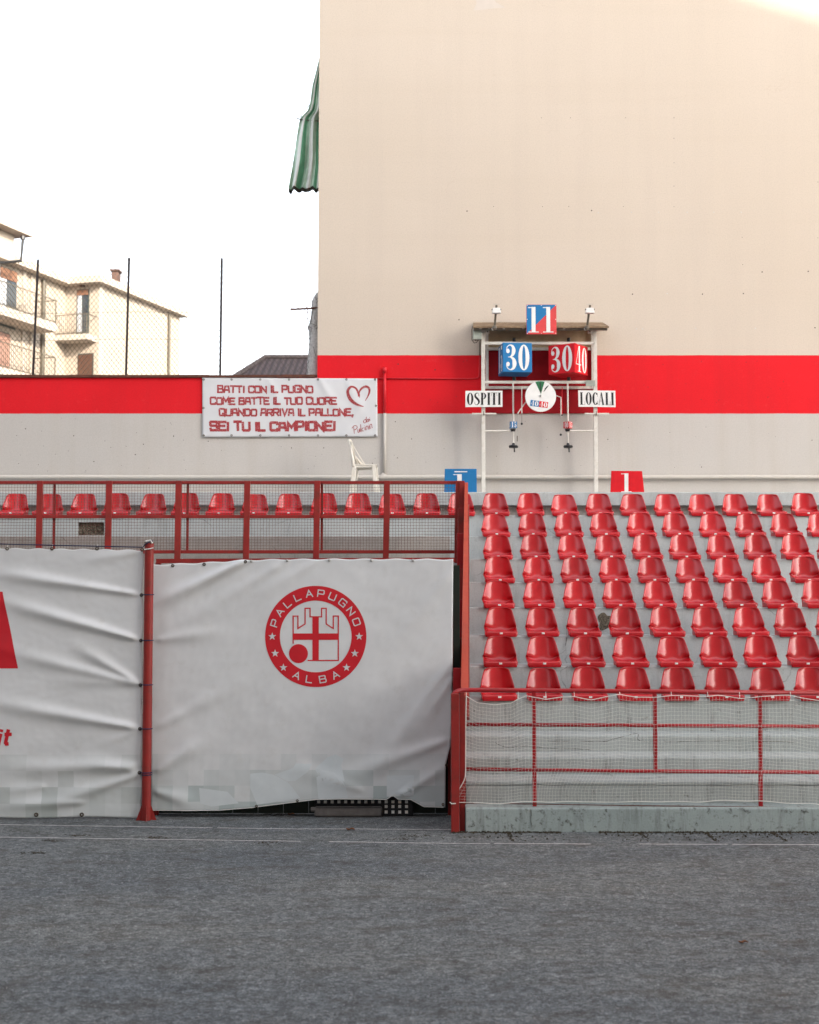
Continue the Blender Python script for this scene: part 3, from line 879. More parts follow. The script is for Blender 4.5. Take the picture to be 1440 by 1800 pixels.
# ------------------------------------------------------------------ slogan banner
tbn = thing('slogan_banner', 'white vinyl banner with red Italian slogan and heart pinned to the wall', 'banner', P(510, 770, 24.57))
FX = [(470, 664, 500, 720, .012, 8), (560, 664, 600, 730, .016, 9), (610, 670, 640, 735, .014, 9), (400, 664, 410, 700, .008, 8), (640, 700, 600, 770, .010, 9)]
def fold_disp(px, py, folds):
    d = 0
    for x0, y0, x1, y1, amp, wd in folds:
        L2 = (x1 - x0) ** 2 + (y1 - y0) ** 2
        t = ((px - x0) * (x1 - x0) + (py - y0) * (y1 - y0)) / L2
        if t < -.15 or t > 1.3: continue
        L = math.sqrt(L2)
        s = ((px - x0) * (y1 - y0) - (py - y0) * (x1 - x0)) / L
        ww = wd * (.45 + .9 * max(0, min(1, t)))
        d += amp * math.exp(-(s / ww) ** 2) * smooth(-.05, .12, t) * (1 - smooth(.6, 1.3, t))
    return d
def tb_map(px, py, lift):
    d = fold_disp(px, py, FX) + .006 * noise.noise((px * .015, py * .02, 4))
    p = P(px, py, 24.555)
    return Vector((p.x, 24.572 - d - lift, p.z))
tbc = [(355.5, 663.5), (663, 665), (664, 767.5), (355.5, 768.5)]
def tbf(u, v):
    a = (lerp(tbc[0][0], tbc[1][0], u), lerp(tbc[0][1], tbc[1][1], u)); b = (lerp(tbc[3][0], tbc[2][0], u), lerp(tbc[3][1], tbc[2][1], u))
    return tb_map(lerp(a[0], b[0], v), lerp(a[1], b[1], v), 0)
MB().grid(tbf, 90, 34).build('sheet', M['vinyl_text'], tbn, shade=True, solid=.003)
def stroke_line(txt, x0, x1, yb, yt, w, wob, gap=.22):
    fl, W = stroke_text(txt, w, .95, gap, wob)
    mb = MB(); s = (x1 - x0) / W
    fl.place(mb, lambda x, y, l: tb_map(x0 + x * s, lerp(yb, yt, y), l), .003)
    mb.build('lettering', M['banner_text'], tbn, fix=False)
stroke_line('BATTI CON IL PUGNO', 383, 549.5, 689.5, 678.5, .30, .06)
stroke_line('COME BATTE IL TUO CUORE', 370, 591.5, 710.2, 699, .30, .06)
stroke_line('QUANDO ARRIVA IL PALLONE,', 386, 621, 730.2, 719, .30, .06)
stroke_line('SEI TU IL CAMPIONE!', 370, 589, 756.2, 742, .33, .06)
cr = lambda x, y: (330 + x / 3.892, 640 + y / 3.892)
fl = Flat()
def brush(pts, n=8): fl.ribbon(catmull([(*cr(a, b), w) for a, b, w in pts], n), 2)
brush([(1168, 222, 1.2), (1166, 195, 3.2), (1150, 165, 3.4), (1120, 155, 4.0), (1098, 175, 4.6), (1096, 200, 5.2), (1110, 235, 6.0), (1140, 265, 5.2), (1175, 283, 3.2), (1205, 290, 1.0)])
brush([(1172, 200, 1.2), (1180, 178, 3.0), (1198, 160, 3.6), (1222, 153, 4.2), (1241, 166, 4.0), (1243, 190, 3.2), (1232, 220, 2.2), (1214, 250, .8)])
brush([(1164, 180, .8), (1172, 205, 3.0), (1176, 228, .8)])
mb = MB(); fl.place(mb, tb_map, .003); mb.build('heart', M['banner_text'], tbn, fix=False)
fl = Flat()
for pl in ([(1222, 380), (1208, 382), (1203, 396), (1212, 402), (1220, 392), (1222, 362), (1222, 392), (1226, 398)], [(1240, 376), (1229, 379), (1227, 393), (1234, 394), (1239, 383), (1240, 376), (1241, 392)],
           [(1246, 372), (1247, 388)], [(1245, 362), (1245, 365)],
           [(1140, 475), (1136, 430)], [(1124, 440), (1135, 424), (1152, 420), (1160, 432), (1150, 446), (1138, 450)],
           [(1164, 444), (1165, 464), (1172, 466), (1177, 442), (1179, 463)], [(1186, 464), (1183, 412)], [(1204, 436), (1194, 440), (1193, 456), (1204, 456)],
           [(1212, 432), (1214, 452)], [(1211, 421), (1211, 424)], [(1222, 452), (1220, 428), (1232, 424), (1235, 447)], [(1242, 446), (1240, 420)], [(1249, 442), (1247, 416), (1258, 412), (1262, 438)], [(1240, 408), (1240, 411)]):
    fl.ribbon(catmull([cr(*q) for q in pl], 5), 1.15)
mb = MB(); fl.place(mb, tb_map, .003); mb.build('script_lettering', M['banner_text'], tbn, fix=False)
def eyelet(p, parent, r=.014, name='eyelet'):
    MB().tube([(p[0] + r * math.cos(a * .5236), p[1], p[2] + r * math.sin(a * .5236)) for a in range(12)], r * .45, 5, closed=True).build(name, M['eyelet'], parent)
for px in (358, 407, 457.5, 508, 559, 609, 659.5):
    eyelet(tb_map(px, 666.8, .004), tbn); eyelet(tb_map(px, 765.2, .004), tbn)
for px, py in ((357.5, 717), (661, 713)): eyelet(tb_map(px, py, .004), tbn)

# ------------------------------------------------------------------ large left banner, pole, logo banner
PY_, BY = 16.0, 16.2
pole = thing('red_pole', 'thick round red steel pole with gusset plates between two white banners', 'pole', P(257, 1437, PY_).xy.to_3d())
pt, pb = P(262.5, 955, PY_), P(257, 1437, PY_)
MB().tube([(pb.x, PY_, 0), (lerp(pb.x, pt.x, .5), PY_, pt.z / 2), (pt.x, PY_, pt.z)], .052, 20).build('shaft', M['red_paint'], pole, shade=False)
MB().lathe((pt.x, PY_, pt.z), [(.06, .001), (.06, .012), (.03, .02)], 16).build('cap', M['dark_steel'], pole)
for a in (0, 90, 180, 270):
    dx, dy = math.cos(R(a + 8)), math.sin(R(a + 8))
    q = [Vector((pb.x + dx * r, PY_ + dy * r, z)) for r, z in ((.045, 0), (.115, 0), (.105, .02), (.055, .16), (.045, .16))]
    MB().prism(q, Vector((-dy, dx, 0)) * .008).build('gusset', M['red_paint'], pole)
lb = thing('sponsor_banner', 'creased white vinyl banner with a cropped red letter, laced to the red pole', 'banner', P(100, 1437, PY_).xy.to_3d())
LF = [(256, 968, 150, 985, .020, 9), (252, 1046, 0, 1008, .050, 9), (252, 1126, 20, 1062, .060, 10), (252, 1204, 140, 1140, .040, 9), (252, 1204, 30, 1150, .040, 10), (254, 1204, 120, 1196, .022, 9),
      (252, 1281, 0, 1238, .055, 11), (252, 1281, 160, 1315, .015, 9), (254, 1358, 150, 1338, .04, 12), (254, 1358, 90, 1412, .05, 11), (260, 1345, 0, 1352, .045, 13), (150, 1410, 0, 1416, .03, 10), (80, 1382, 0, 1392, .02, 10)]
def lb_map(px, py, lift):
    d = .8 * fold_disp(px, py, LF) + .018 * noise.noise((px * .005, py * .007, 1)) + .006 * noise.noise((px * .02 + py * .01, py * .03, 2)) + .0014 * noise.noise((px * .08, py * .1, 6))
    d *= 1 - .75 * smooth(225, 252, px)
    p = P(px, py, PY_ + .02)
    return Vector((p.x, PY_ + .02 - d - lift, p.z))
def lbf(u, v):
    px = lerp(-60, 251.5 - 3 * v + 1.2 * math.sin(v * 31), u)
    top = 967 - 4 * (1 - u) + 1.0 * math.sin(px * .16); bot = 1437 + 1.2 * math.sin(px * .03)
    return lb_map(px, lerp(top, bot, v), 0)
MB().grid(lbf, 130, 190).build('sheet', M['vinyl_left'], lb, shade=True, solid=.002)
def redleg(u, v):
    py = lerp(1040, 1175, v); r = lerp(4.5, 32, v)
    return lb_map(lerp(-55, r, u), py, .004)
MB().grid(redleg, 30, 60).build('cropped_letter', M['print_red'], lb, shade=True)
def bold(px0, yb, h, glyphs, w, sh=.22):
    fl = Flat()
    for pl in glyphs: fl.ribbon([(px0 + (q[0] + q[1] * sh) * h, yb - q[1] * h) for q in pl], w, maxlen=3)
    mb = MB(); fl.place(mb, lb_map, .004); mb.build('lettering', M['print_red'], lb, fix=False)
bold(-1.5, 1310, 29, [[(-.05, 0), (-.05, .70)], [(-.05, .80), (-.05, .96)], [(.36, .96), (.36, .14), (.42, .07), (.56, .08)], [(.18, .66), (.62, .66)], [(-.75, 0), (-.75, .7)]], 6.2)
for px in (13, 92, 171, 250):
    e = lb_map(px, 966.5 - 2 * (px < 200), .004); eyelet(e, lb, .015)
    MB().tube([e, e + Vector((.01, 0, .05))], .004, 5).build('tie', M['rope_white'], lb)
for i, py in enumerate((1046, 1126, 1204, 1281, 1358)):
    e = lb_map(249 - 2 * i * .4, py, .004); eyelet(e, lb, .015)
    c = Vector((lerp(pt.x, pb.x, (py - 955) / 482), PY_, e.z))
    loop = [e] + [c + Vector((.058 * math.cos(R(a)), .058 * math.sin(R(a)), .004)) for a in range(200, 370, 20)]
    MB().tube(loop, .006, 5).build('tie', M['rope_blue'], lb)
    if i == 4: MB().tube([q + Vector((0, 0, -.025)) for q in loop[1:]], .006, 5).build('tie', M['rope_blue'], lb)
for px in (64, 144): eyelet(lb_map(px, 1432, .004), lb, .018)
a, b = P(-60, 955, PY_), P(251, 962, PY_)
MB().tube([a, P(120, 959, PY_), b, P(255, 957, PY_ - .05), P(262, 953, PY_ - .06), P(269, 951, PY_ - .03)], .007, 6).build('rope', M['rope_blue'], lb)
MB().tube([P(254, 966, PY_ - .06), P(262, 965, PY_ - .062), P(270, 963, PY_ - .05)], .006, 5).build('tie', M['rope_white'], lb)
MB().tube([P(256, 951, PY_ - .05), P(265, 949.5, PY_ - .05), P(268, 955, PY_ - .05)], .008, 5).build('tie', M['rope_white'], lb)

gb = thing('crest_banner', 'white vinyl gate banner with a round red club crest, its hem lifted off the gravel', 'banner', P(530, 1425, BY).xy.to_3d())
GF = [(436, 984, 285, 1056, .055, 10), (505, 985, 300, 1110, .018, 14), (560, 984, 430, 1060, .014, 14), (797, 1000, 700, 1130, .014, 14), (797, 1190, 730, 1290, .020, 12), (797, 1160, 650, 1370, .020, 16),
      (790, 1300, 600, 1368, .026, 14), (272, 1126, 380, 1110, .02, 11), (272, 1281, 420, 1200, .018, 13), (272, 1358, 360, 1300, .03, 12), (270, 1390, 340, 1412, .03, 12), (700, 1400, 790, 1345, .02, 9), (640, 1390, 520, 1350, .015, 12)]
TOPE = [(266, 992.5), (300, 991.5), (358, 989), (430, 984.5), (500, 983), (600, 982.5), (700, 982.5), (797, 983)]
BOTE = [(266, 1424.5), (330, 1425), (385, 1424.5), (440, 1420), (500, 1412), (556, 1405), (600, 1404), (660, 1404.5), (680, 1405), (690, 1397.5), (700, 1404.5), (722, 1405), (735, 1412), (745, 1418), (783, 1419.5)]
RGT = [(0, 797), (.3, 796), (.6, 795), (.75, 792), (.83, 783.5), (1, 783)]
def gb_map(px, py, lift):
    d = fold_disp(px, py, GF) + .010 * noise.noise((px * .005, py * .005, 9)) + .004 * noise.noise((px * .03, py * .03, 12)) + .0016 * noise.noise((px * .09 + py * .06, py * .05 - px * .03, 15))
    d += .03 * smooth(1330, 1410, py) * smooth(430, 600, px) * (1 - smooth(720, 770, px))
    p = P(px, py, BY)
    return Vector((p.x, BY - d - lift, p.z))
def gbf(u, v):
    px = lerp(266, interp(RGT, v), u)
    pu = lerp(266, 797, u)
    pbt = lerp(266, 783, u)
    return gb_map(px, lerp(interp(TOPE, pu) + 1.0 * math.sin(pu * .115), interp(BOTE, pbt), v), 0)
MB().grid(gbf, 180, 150).build('sheet', M['vinyl_logo'], gb, shade=True, solid=.002)
mb = MB()
for i in range(179):
    mb.tube([gbf(i / 180, 1) - Vector((0, .002, 0)), gbf((i + 1) / 180, 1) - Vector((0, .002, 0))], .004, 4, cap=False)
mb.build('hem', M['rope_white'], gb)
# paler torn-paper shapes of the print near the foot
M['pale'] = mat('pale_printed_shapes', (.62, .655, .66), .5, .05, 4)
sh = [[(440, 1360), (462, 1358), (482, 1362), (505, 1374), (515, 1385), (528, 1402), (470, 1412), (452, 1414), (440, 1385)], [(483, 1361.5), (515, 1350), (520, 1342), (548, 1343), (542, 1356), (520, 1372), (506, 1373.5)],
      [(555, 1350), (575, 1332), (590, 1326), (604, 1334), (600, 1345), (606, 1372), (612, 1402), (560, 1404)], [(680, 1363), (728, 1363), (728, 1398), (680, 1400)], [(350, 1385), (400, 1392), (420, 1412), (372, 1418), (352, 1412)]]
for i, poly in enumerate(sh):
    cx = sum(q[0] for q in poly) / len(poly); cy = sum(q[1] for q in poly) / len(poly)
    def f2(u, v, poly=poly, cx=cx, cy=cy):
        k = u * len(poly); a = int(k) % len(poly); t = k - int(k); b = (a + 1) % len(poly)
        ex, ey = lerp(poly[a][0], poly[b][0], t), lerp(poly[a][1], poly[b][1], t)
        return gb_map(lerp(cx, ex, v), lerp(cy, ey, v), .0025)
    MB().grid(f2, len(poly) * 3, 6).build('pale_print', M['pale'], gb, shade=True, fix=False)
LC = (555.2, 1118.8)
lm = lambda x, y: (LC[0] + (x - 690) / 6, LC[1] + (y - 712) / 6)
fl = Flat().ring(LC[0], LC[1], 89, 89, 63, 63, n=96, rad=6)
cas = [(452, 788), (452, 497), (502, 497), (502, 628), (578, 580), (578, 415), (630, 415), (630, 505), (752, 505), (752, 415), (800, 415), (800, 580), (875, 628), (875, 497), (928, 497), (928, 965), (605, 965)]
fl.ribbon([lm(*q) for q in cas], 2.1, maxlen=3)
def sub_rect(x0, y0, x1, y1, nx, ny):
    vs = [lm(lerp(x0, x1, i / nx), lerp(y0, y1, j / ny)) for j in range(ny + 1) for i in range(nx + 1)]
    fl.p.append((vs, [(j * (nx + 1) + i, j * (nx + 1) + i + 1, (j + 1) * (nx + 1) + i + 1, (j + 1) * (nx + 1) + i) for j in range(ny) for i in range(nx)]))
sub_rect(655, 508, 722, 962, 3, 20); sub_rect(455, 680, 924, 748, 20, 3)
fl.ring(*lm(508, 893), 16.7, 16.7, .01, .01, n=40, rad=4)
mb = MB(); fl.place(mb, gb_map, .004); crest = mb.build('crest', M['print_red'], gb, fix=False)
class Crest(Flat):
    def flush(s, name):
        mb = MB(); s.place(mb, gb_map, .0085); mb.build(name, M['print_white'], crest, fix=False); s.p = []
fl = Crest()
LT = dict(T); LT['A'] = [[(0, 0), (.45, 1), (.9, 0)], [(.17, .34), (.73, .34)]]
def arc_text(txt, mid, stepdeg, top=True):
    for i, ch in enumerate(txt):
        a = (i - (len(txt) - 1) / 2) * stepdeg + mid
        for pl in LT[ch]:
            out = []
            for q in pl:
                x, y = (q[0] - .45) * 12.5, (q[1] - .5) * 11.5
                if top:
                    t = R(a); r = 76 + y
                    out.append((LC[0] + r * math.sin(t) + x * math.cos(t), LC[1] - r * math.cos(t) + x * math.sin(t)))
                else:
                    t = R(a); r = 76 - y
                    out.append((LC[0] + r * math.sin(t) + x * math.cos(t), LC[1] + r * math.cos(t) - x * math.sin(t)))
            fl.ribbon(out, 1.9, maxlen=3, cap=.6)
        fl.flush('letter')
arc_text('PALLAPUGNO', -.8, 15.8); arc_text('ALBA', .6, 17.6, False)
for sx, sy in ((-458, 0), (-428, 178), (-340, 328), (458, 0), (412, 178), (325, 328)):
    cx, cy = LC[0] + sx / 6, LC[1] + sy / 6
    fl.poly([(cx + (7.3 if k % 2 == 0 else 2.9) * math.sin(k * math.pi / 5), cy - (7.3 if k % 2 == 0 else 2.9) * math.cos(k * math.pi / 5)) for k in range(10)])
    fl.flush('star')
for px in (304, 359, 432): eyelet(gb_map(px, interp(TOPE, px) + 3, .004), gb, .014)
for px in (442, 505, 579, 653, 726):
    p = gb_map(px, interp(TOPE, px) + 2.5, .01)
    MB().lathe(p, [(.016, .0), (.017, -.008), (.008, -.014)], 10, 'y').build('button', M['steel'], gb)
for px, py in ((451, 1417), (523, 1407), (785, 1345), (779, 1414)): eyelet(gb_map(px, py, .004), gb, .012)

# frame of the gate that carries the crest banner
gf = thing('entrance_gate', 'dark red steel gate frame whose crossbar shows above the crest banner', 'gate', (P(530, 1425, 16.3).x, 16.3, 0))
ztb = ZP(984, 16.33)
MB().bar((XP(275, 16.33, 985), 16.33, ztb - .015), (XP(800, 16.33, 985), 16.33, ztb), .05, .05).build('crossbar', M['red_paint'], gf)
for px in (276, 792):
    x = XP(px, 16.38, 1200)
    box('post', M['red_paint'], gf, x - .03, x + .03, 16.37, 16.43, 0, ztb - .03)
M['gap_dark_green'] = mat('dark_gap_sheet', (.010, .020, .013), .55, .3, 4, dirt=(.03, .02, .012), dirt_amt=.5, dirt_scale=5)  # near black green, stands for the darkness under the hem
gx0, gx1 = XP(280, 16.5, 1200), XS - .03
for i in range(12):
    MB().box(lerp(gx0, gx1, i / 12), lerp(gx0, gx1, (i + 1) / 12) - .006, 16.44, 16.47, .012, ztb - .06).build('dark_gap_plank', M['gap_dark_green'], gf)  # sheets added behind the banner to make the gap below it black
# dark checkered board and a cushion lying under the hem
cbm = thing('checkered_board', 'black barrier board with white square holes lying under the crest banner', 'barrier', (P(640, 1431, 16.28).x, 16.28, 0))
x0, x1 = XP(553, 16.3, 1420), XP(727, 16.3, 1420)
MB().box(x0, x1, 16.30, 16.42, .0, .20).build('board', M['mat_black'], cbm, bevel=.012)
for i in range(14):
    MB().box(x0 + .03 + i * (x1 - x0 - .05) / 14, x0 + .03 + i * (x1 - x0 - .05) / 14 + .034, 16.294, 16.302, .145, .177).build('white_square', M['white'], cbm)
for j in range(2):
    for i in range(10, 14):
        MB().box(x0 + .03 + i * (x1 - x0 - .05) / 14, x0 + .03 + i * (x1 - x0 - .05) / 14 + .034, 16.294, 16.302, .03 + j * .062, .064 + j * .062).build('white_square', M['white'], cbm)
cu = thing('grey_cushion', 'flat grey brown padded strip lying in front of the checkered board', 'cushion', (XP(612, 16.2, 1425), 16.2, 0))
xc0, xc1 = XP(553, 16.24, 1425), XP(672, 16.24, 1425)
MB().box(xc0, xc1, 16.20, 16.285, .004, .118).build('pad', M['mat_grey'], cu, bevel=.022)
MB().tube([(xc0 - .04, 16.23, .085), (xc0 + .06, 16.23, .09)], .028, 10).build('rolled_end', M['mat_grey'], cu)
MB().tube([(xc0 + .02, 16.197, .11), (xc1 - .01, 16.197, .112), (xc1 - .004, 16.197, .02)], .004, 5).build('piping', M['mat_black'], cu)
# back of the passage behind the gate: dark green door in a concrete wall
bw = thing('passage_wall', 'shaded concrete wall closing the passage under the stand', 'wall', (-3, 19.5, 0))
MB().box(XL, XS - .01, 19.5, 19.7, 0, ZP(990, D[2]) - .01).build('wall', M['concrete_warm'], bw)
MB().box(XL, XS - .002, D[2] - .001, D[2] + .10, ZP(1003, D[2]), ZP(990.5, D[2])).build('lintel_beam', M['red_paint'], bw)
gd = thing('green_bin', 'dark green box standing in the shade behind the gate post', 'box', (.45, 16.8, 0))
MB().box(.30, .56, 16.7, 17.2, 0, .55).build('body', mat('dark_green_plastic', (.012, .04, .02), .5, .2, 6), gd, bevel=.02)
MB().box(.29, .57, 16.69, 17.21, .551, .60).build('lid', mat('dark_green_lid', (.012, .045, .022), .5, .2, 6), gd, bevel=.012)

# ------------------------------------------------------------------ mesh railing on the upper left
RY = D[2] - .06
rl = thing('mesh_railing', 'rust red steel railing with square wire mesh in front of the upper seats', 'railing', (-3, RY, Z[2]))
zt_, zb_ = ZP(845.5, RY), ZP(990, RY)
for px in (-51, 70, 191.5, 313.5, 434, 557, 679.5, 805):
    x = XP(px, RY, 920)
    x2 = XP(px - 1.2, RY, 985)
    MB().bar((x + (x - x2), RY - .03, zt_), (x2, RY - .03, zb_), .088, .05, (0, 1, 0)).build('post', M['red_paint'], rl, bevel=.004)
for py, h in ((848, .045), (908, .05), (970, .05)):
    z = ZP(py, RY)
    MB().box(XP(-80, RY), XP(803, RY), RY - .005, RY + .035, z - h / 2, z + h / 2).build('rail', M['red_paint'], rl, bevel=.004)
for px in (95.5, 330, 566):
    x = XP(px, RY + .06, 900)
    MB().box(x - .018, x + .018, RY + .045, RY + .07, ZP(970, RY), ZP(849, RY)).build('stanchion', M['red_paint'], rl)
mb = MB(); cell = .0435
za, zc = ZP(970, RY), ZP(849, RY)
x = XP(-80, RY)
xe = XP(801, RY)
while x < xe:
    mb.tube([(x, RY + .04, za), (x + .004 * math.sin(x * 3), RY + .04, zc)], .0024, 4, False); x += cell
z = za
while z < zc:
    mb.tube([(XP(-80, RY), RY + .043, z), (-2.5, RY + .043, z + .004), (xe, RY + .043, z)], .0024, 4, False); z += cell
mb.build('wire_mesh', M['wire'], rl)
for px in (313.5, 434, 557, 679.5):
    for s in (-7, 7):
        p = P(px + s, 983, RY - .03)
        MB().lathe((p.x, RY - .05, p.z), [(.012, .0), (.012, .04)], 6, 'y').build('bolt', M['off_white'], rl)

# ------------------------------------------------------------------ red side screen climbing beside the seats
ss = thing('side_screen', 'tall rust red stepped side screen with a sloping cap toned as orange-lit beside the seats', 'railing', (.6, 15.4, 0))
A = Vector((.605, 15.42, ZP(1222, 15.42))); B = Vector((.838, D[2] - .06, ZP(848, D[2] - .06)))
MB().prism([A + Vector((-.05, 0, 0)), A + Vector((.032, 0, 0)), B + Vector((.028, 0, 0)), B + Vector((-.022, 0, 0))], (0, 0, -.03)).build('cap', M['glow_red'], ss, bevel=.003)  # coloured orange as if warm light fell on it
na = 7
for i in range(na):
    t0, t1 = i / na, (i + 1) / na
    a, b = A.lerp(B, t0), A.lerp(B, t1)
    q = [Vector((a.x - .01, a.y, a.z - .02)), Vector((b.x - .01, b.y - .004, b.z - .02)), Vector((b.x - .01, b.y - .004, b.z - 1.5)), Vector((a.x - .01, a.y, max(0, a.z - 1.5)))]
    MB().prism(q, (.014, 0, 0)).build('panel', M['red_paint'], ss)
for i, t in enumerate((.13, .26, .41, .57, .74, .90)):
    p = A.lerp(B, t); wd = (.128, .125, .12, .118, .112, .105)[i]
    MB().box(p.x - wd - .012, p.x - .012, p.y - .03, p.y + .03, max(0, p.z - 1.62), p.z - .10 - .04 * (i % 2)).build('post', M['red_paint'] if i % 2 else M['red_rail'], ss, bevel=.004)
bx = XP(812.5, RY - .05, 900)
MB().box(bx - .037, bx + .037, RY - .085, RY - .02, ZP(1000, RY), ZP(846, RY)).build('end_post', M['red_paint'], ss, bevel=.004)
MB().bar(A + Vector((.03, -.01, -.25)), B + Vector((.03, -.02, -.35)), .03, .05).build('side_rail', M['red_paint'], ss)

fp = thing('gate_post', 'square dark red steel post at the foot of the stand beside the kerb', 'post', (.5, 15.2, 0))
zt2 = ZP(1219, 15.22)
MB().box(XP(793, 15.2, 1340), XP(807.5, 15.2, 1340), 15.16, 15.26, -.02, zt2).build('front_tube', M['red_paint'], fp, bevel=.006)
MB().box(XP(808.3, 15.3, 1340), XP(817, 15.3, 1340), 15.27, 15.36, -.02, zt2 + .01).build('rear_tube', M['red_paint'], fp, bevel=.006)

# ------------------------------------------------------------------ front railing and net
fr = thing('front_railing', 'red tubular railing with three rails standing on the stained kerb', 'railing', (3, 15.32, zk))
FY = 15.32
def prail(pts, r, name='rail'): return MB().tube(pts, r, 10).build(name, M['red_rail'], fr, shade=True)
prail([P(796, 1224, FY - .08), P(799, 1218.5, FY - .08), P(804, 1215, FY - .06), P(812, 1213.3, FY - .03), P(830, 1213, FY), P(1100, 1215.3, FY), P(1500, 1219, FY)], .0245)
prail([P(816, 1273.5, FY), P(1100, 1275, FY), P(1500, 1277.5, FY)], .021)
prail([P(816, 1352, FY), P(1100, 1355.5, FY), P(1500, 1358, FY)], .021)
for px, y0, y1 in ((939, 1214, 1419), (1151.5, 1216, 1356), (1336.5, 1217.5, 1422), (1560, 1219, 1423)):
    a, b = P(px - .4, y0, FY), P(px + 1, y1, FY)
    MB().bar(a, b, .043, .035, (0, 1, 0)).build('post', M['red_rail'], fr, bevel=.005)
nt_ = thing('safety_net', 'white string net hung in front of the lowest steps on the front railing', 'net', (3, 15.27, zk))
NY = 15.275
TOPN = [(818, 1222), (840, 1235), (870, 1240), (900, 1236), (912, 1228), (925, 1222), (960, 1230), (985, 1226), (1010, 1224), (1040, 1230), (1070, 1225), (1090, 1221), (1120, 1226), (1150, 1226), (1180, 1222), (1240, 1224), (1262, 1223), (1300, 1228), (1335, 1224), (1390, 1223), (1440, 1232), (1520, 1228)]
BOTN = [(800, 1412), (815, 1412), (900, 1411), (960, 1409), (1100, 1410), (1200, 1409), (1336, 1407), (1380, 1411), (1450, 1416), (1520, 1416)]
def net_pt(u, v):
    px = lerp(819, 1530, u)
    yt, yb = interp(TOPN, px), interp(BOTN, px)
    # string rows stay evenly spaced from the foot upwards; the slack gathers near the foot
    py = lerp(yt, yb, v ** .93)
    px2 = px - 8 * smooth(.62, .92, v) * (1 + .7 * math.sin(px * .013)) * (1 - smooth(1000, 1300, px)) + 5 * smooth(.6, .9, v) * math.sin(px * .021 + 2)
    if px < 860: px2 -= (1 - smooth(819, 860, px)) * 20 * smooth(.72, 1., v)
    py += 2.2 * noise.noise((px * .02, v * 5, 3)) + 3.0 * math.sin(px * .03) * smooth(.5, .9, v) * (1 - v)
    px2 += 2.0 * noise.noise((px * .025, v * 4, 8))
    return P(px2, py, NY - .02 * smooth(.5, .9, v) + .02 * noise.noise((px * .01, v * 3, 1)))
mb = MB(); NU, NVV = 116, 30; NR = .0010
for i in range(NU + 1): mb.tube([net_pt(i / NU, j / 30) for j in range(31)], NR, 3, False)
for j in range(NVV + 1): mb.tube([net_pt(i / 240, j / NVV) for i in range(241)], NR, 3, False)
mb.build('mesh', M['net'], nt_)
mb = MB()
mb.tube([net_pt(i / 300, 0) + Vector((0, -.004, 0)) for i in range(301)], .0042, 5)
mb.tube([net_pt(i / 300, 1) + Vector((0, -.004, 0)) for i in range(301)], .0045, 5)
mb.tube([net_pt(0, i / 40) + Vector((0, -.004, 0)) for i in range(41)], .0055, 5)
mb.build('border_cord', M['net'], nt_)
mb = MB()
for px in (819, 912, 960, 1010, 1090, 1180, 1245, 1300, 1390):
    a = net_pt((px - 819) / 711, 0)
    MB().tube([a, Vector((a.x, FY - .026, ZP(1216, FY)))], .0035, 5).build('lashing', M['net'], nt_)
mb = MB()
mb.tube([P(791, 1410, 15.14), P(794, 1413, 15.13), P(801, 1412.5, 15.14), net_pt(0, 1)], .0045, 5)
mb.build('lashing', M['net'], nt_)
MB().tube([P(793, 1411.5, 15.15), P(840, 1412, NY), P(1100, 1416, NY), P(1500, 1420.5, NY)], .006, 6).build('bottom_cable', M['rust'], nt_)

# ------------------------------------------------------------------ scoreboard
SY = 24.2
sb = thing('scoreboard', 'manual scoreboard on a pale metal frame with blue and red number cubes', 'scoreboard', (P(950, 862, SY).x, SY, LEDGE_Z))
def pbox(name, m, px0, px1, py0, py1, Y, d, bevel=.003, parent=sb):
    a, b = P(px0, py0, Y), P(px1, py1, Y)
    return MB().box(a.x, b.x, Y, Y + d, a.z, b.z).build(name, m, parent, bevel=bevel)
for px in (850, 1048):
    a, b = P(px + .6, 574, SY), P(px + .3, 862, SY)
    MB().box(b.x - .032, b.x + .032, SY, SY + .05, LEDGE_Z, a.z).build('post', M['off_white'], sb, bevel=.004)
    MB().box(b.x - .05, b.x + .05, SY - .02, SY + .08, LEDGE_Z + .0005, LEDGE_Z + .012).build('foot_plate', M['steel'], sb)
for px in (856, 1042):
    a = P(px, 574, SY + .3); b = P(px, 683, SY + .3)
    MB().box(a.x - .025, a.x + .025, SY + .28, SY + .33, b.z, a.z).build('rear_post', M['off_white'], sb)
pbox('shaded_wall_sheet', M['tan_shade'], 853, 1044, 576, 614, 24.565, .02)  # added sheet, coloured like the stained wall in the canopy's shade
pbox('red_back_board', M['dark_red'], 853, 1044, 616, 726, 24.565, .02)
for py, Y in ((603, SY), (613, SY + .3), (671.5, SY), (681, SY + .3)):
    pbox('crossbar', M['off_white'], 852.5, 1046, py - 2.4, py + 2.4, Y, .045)
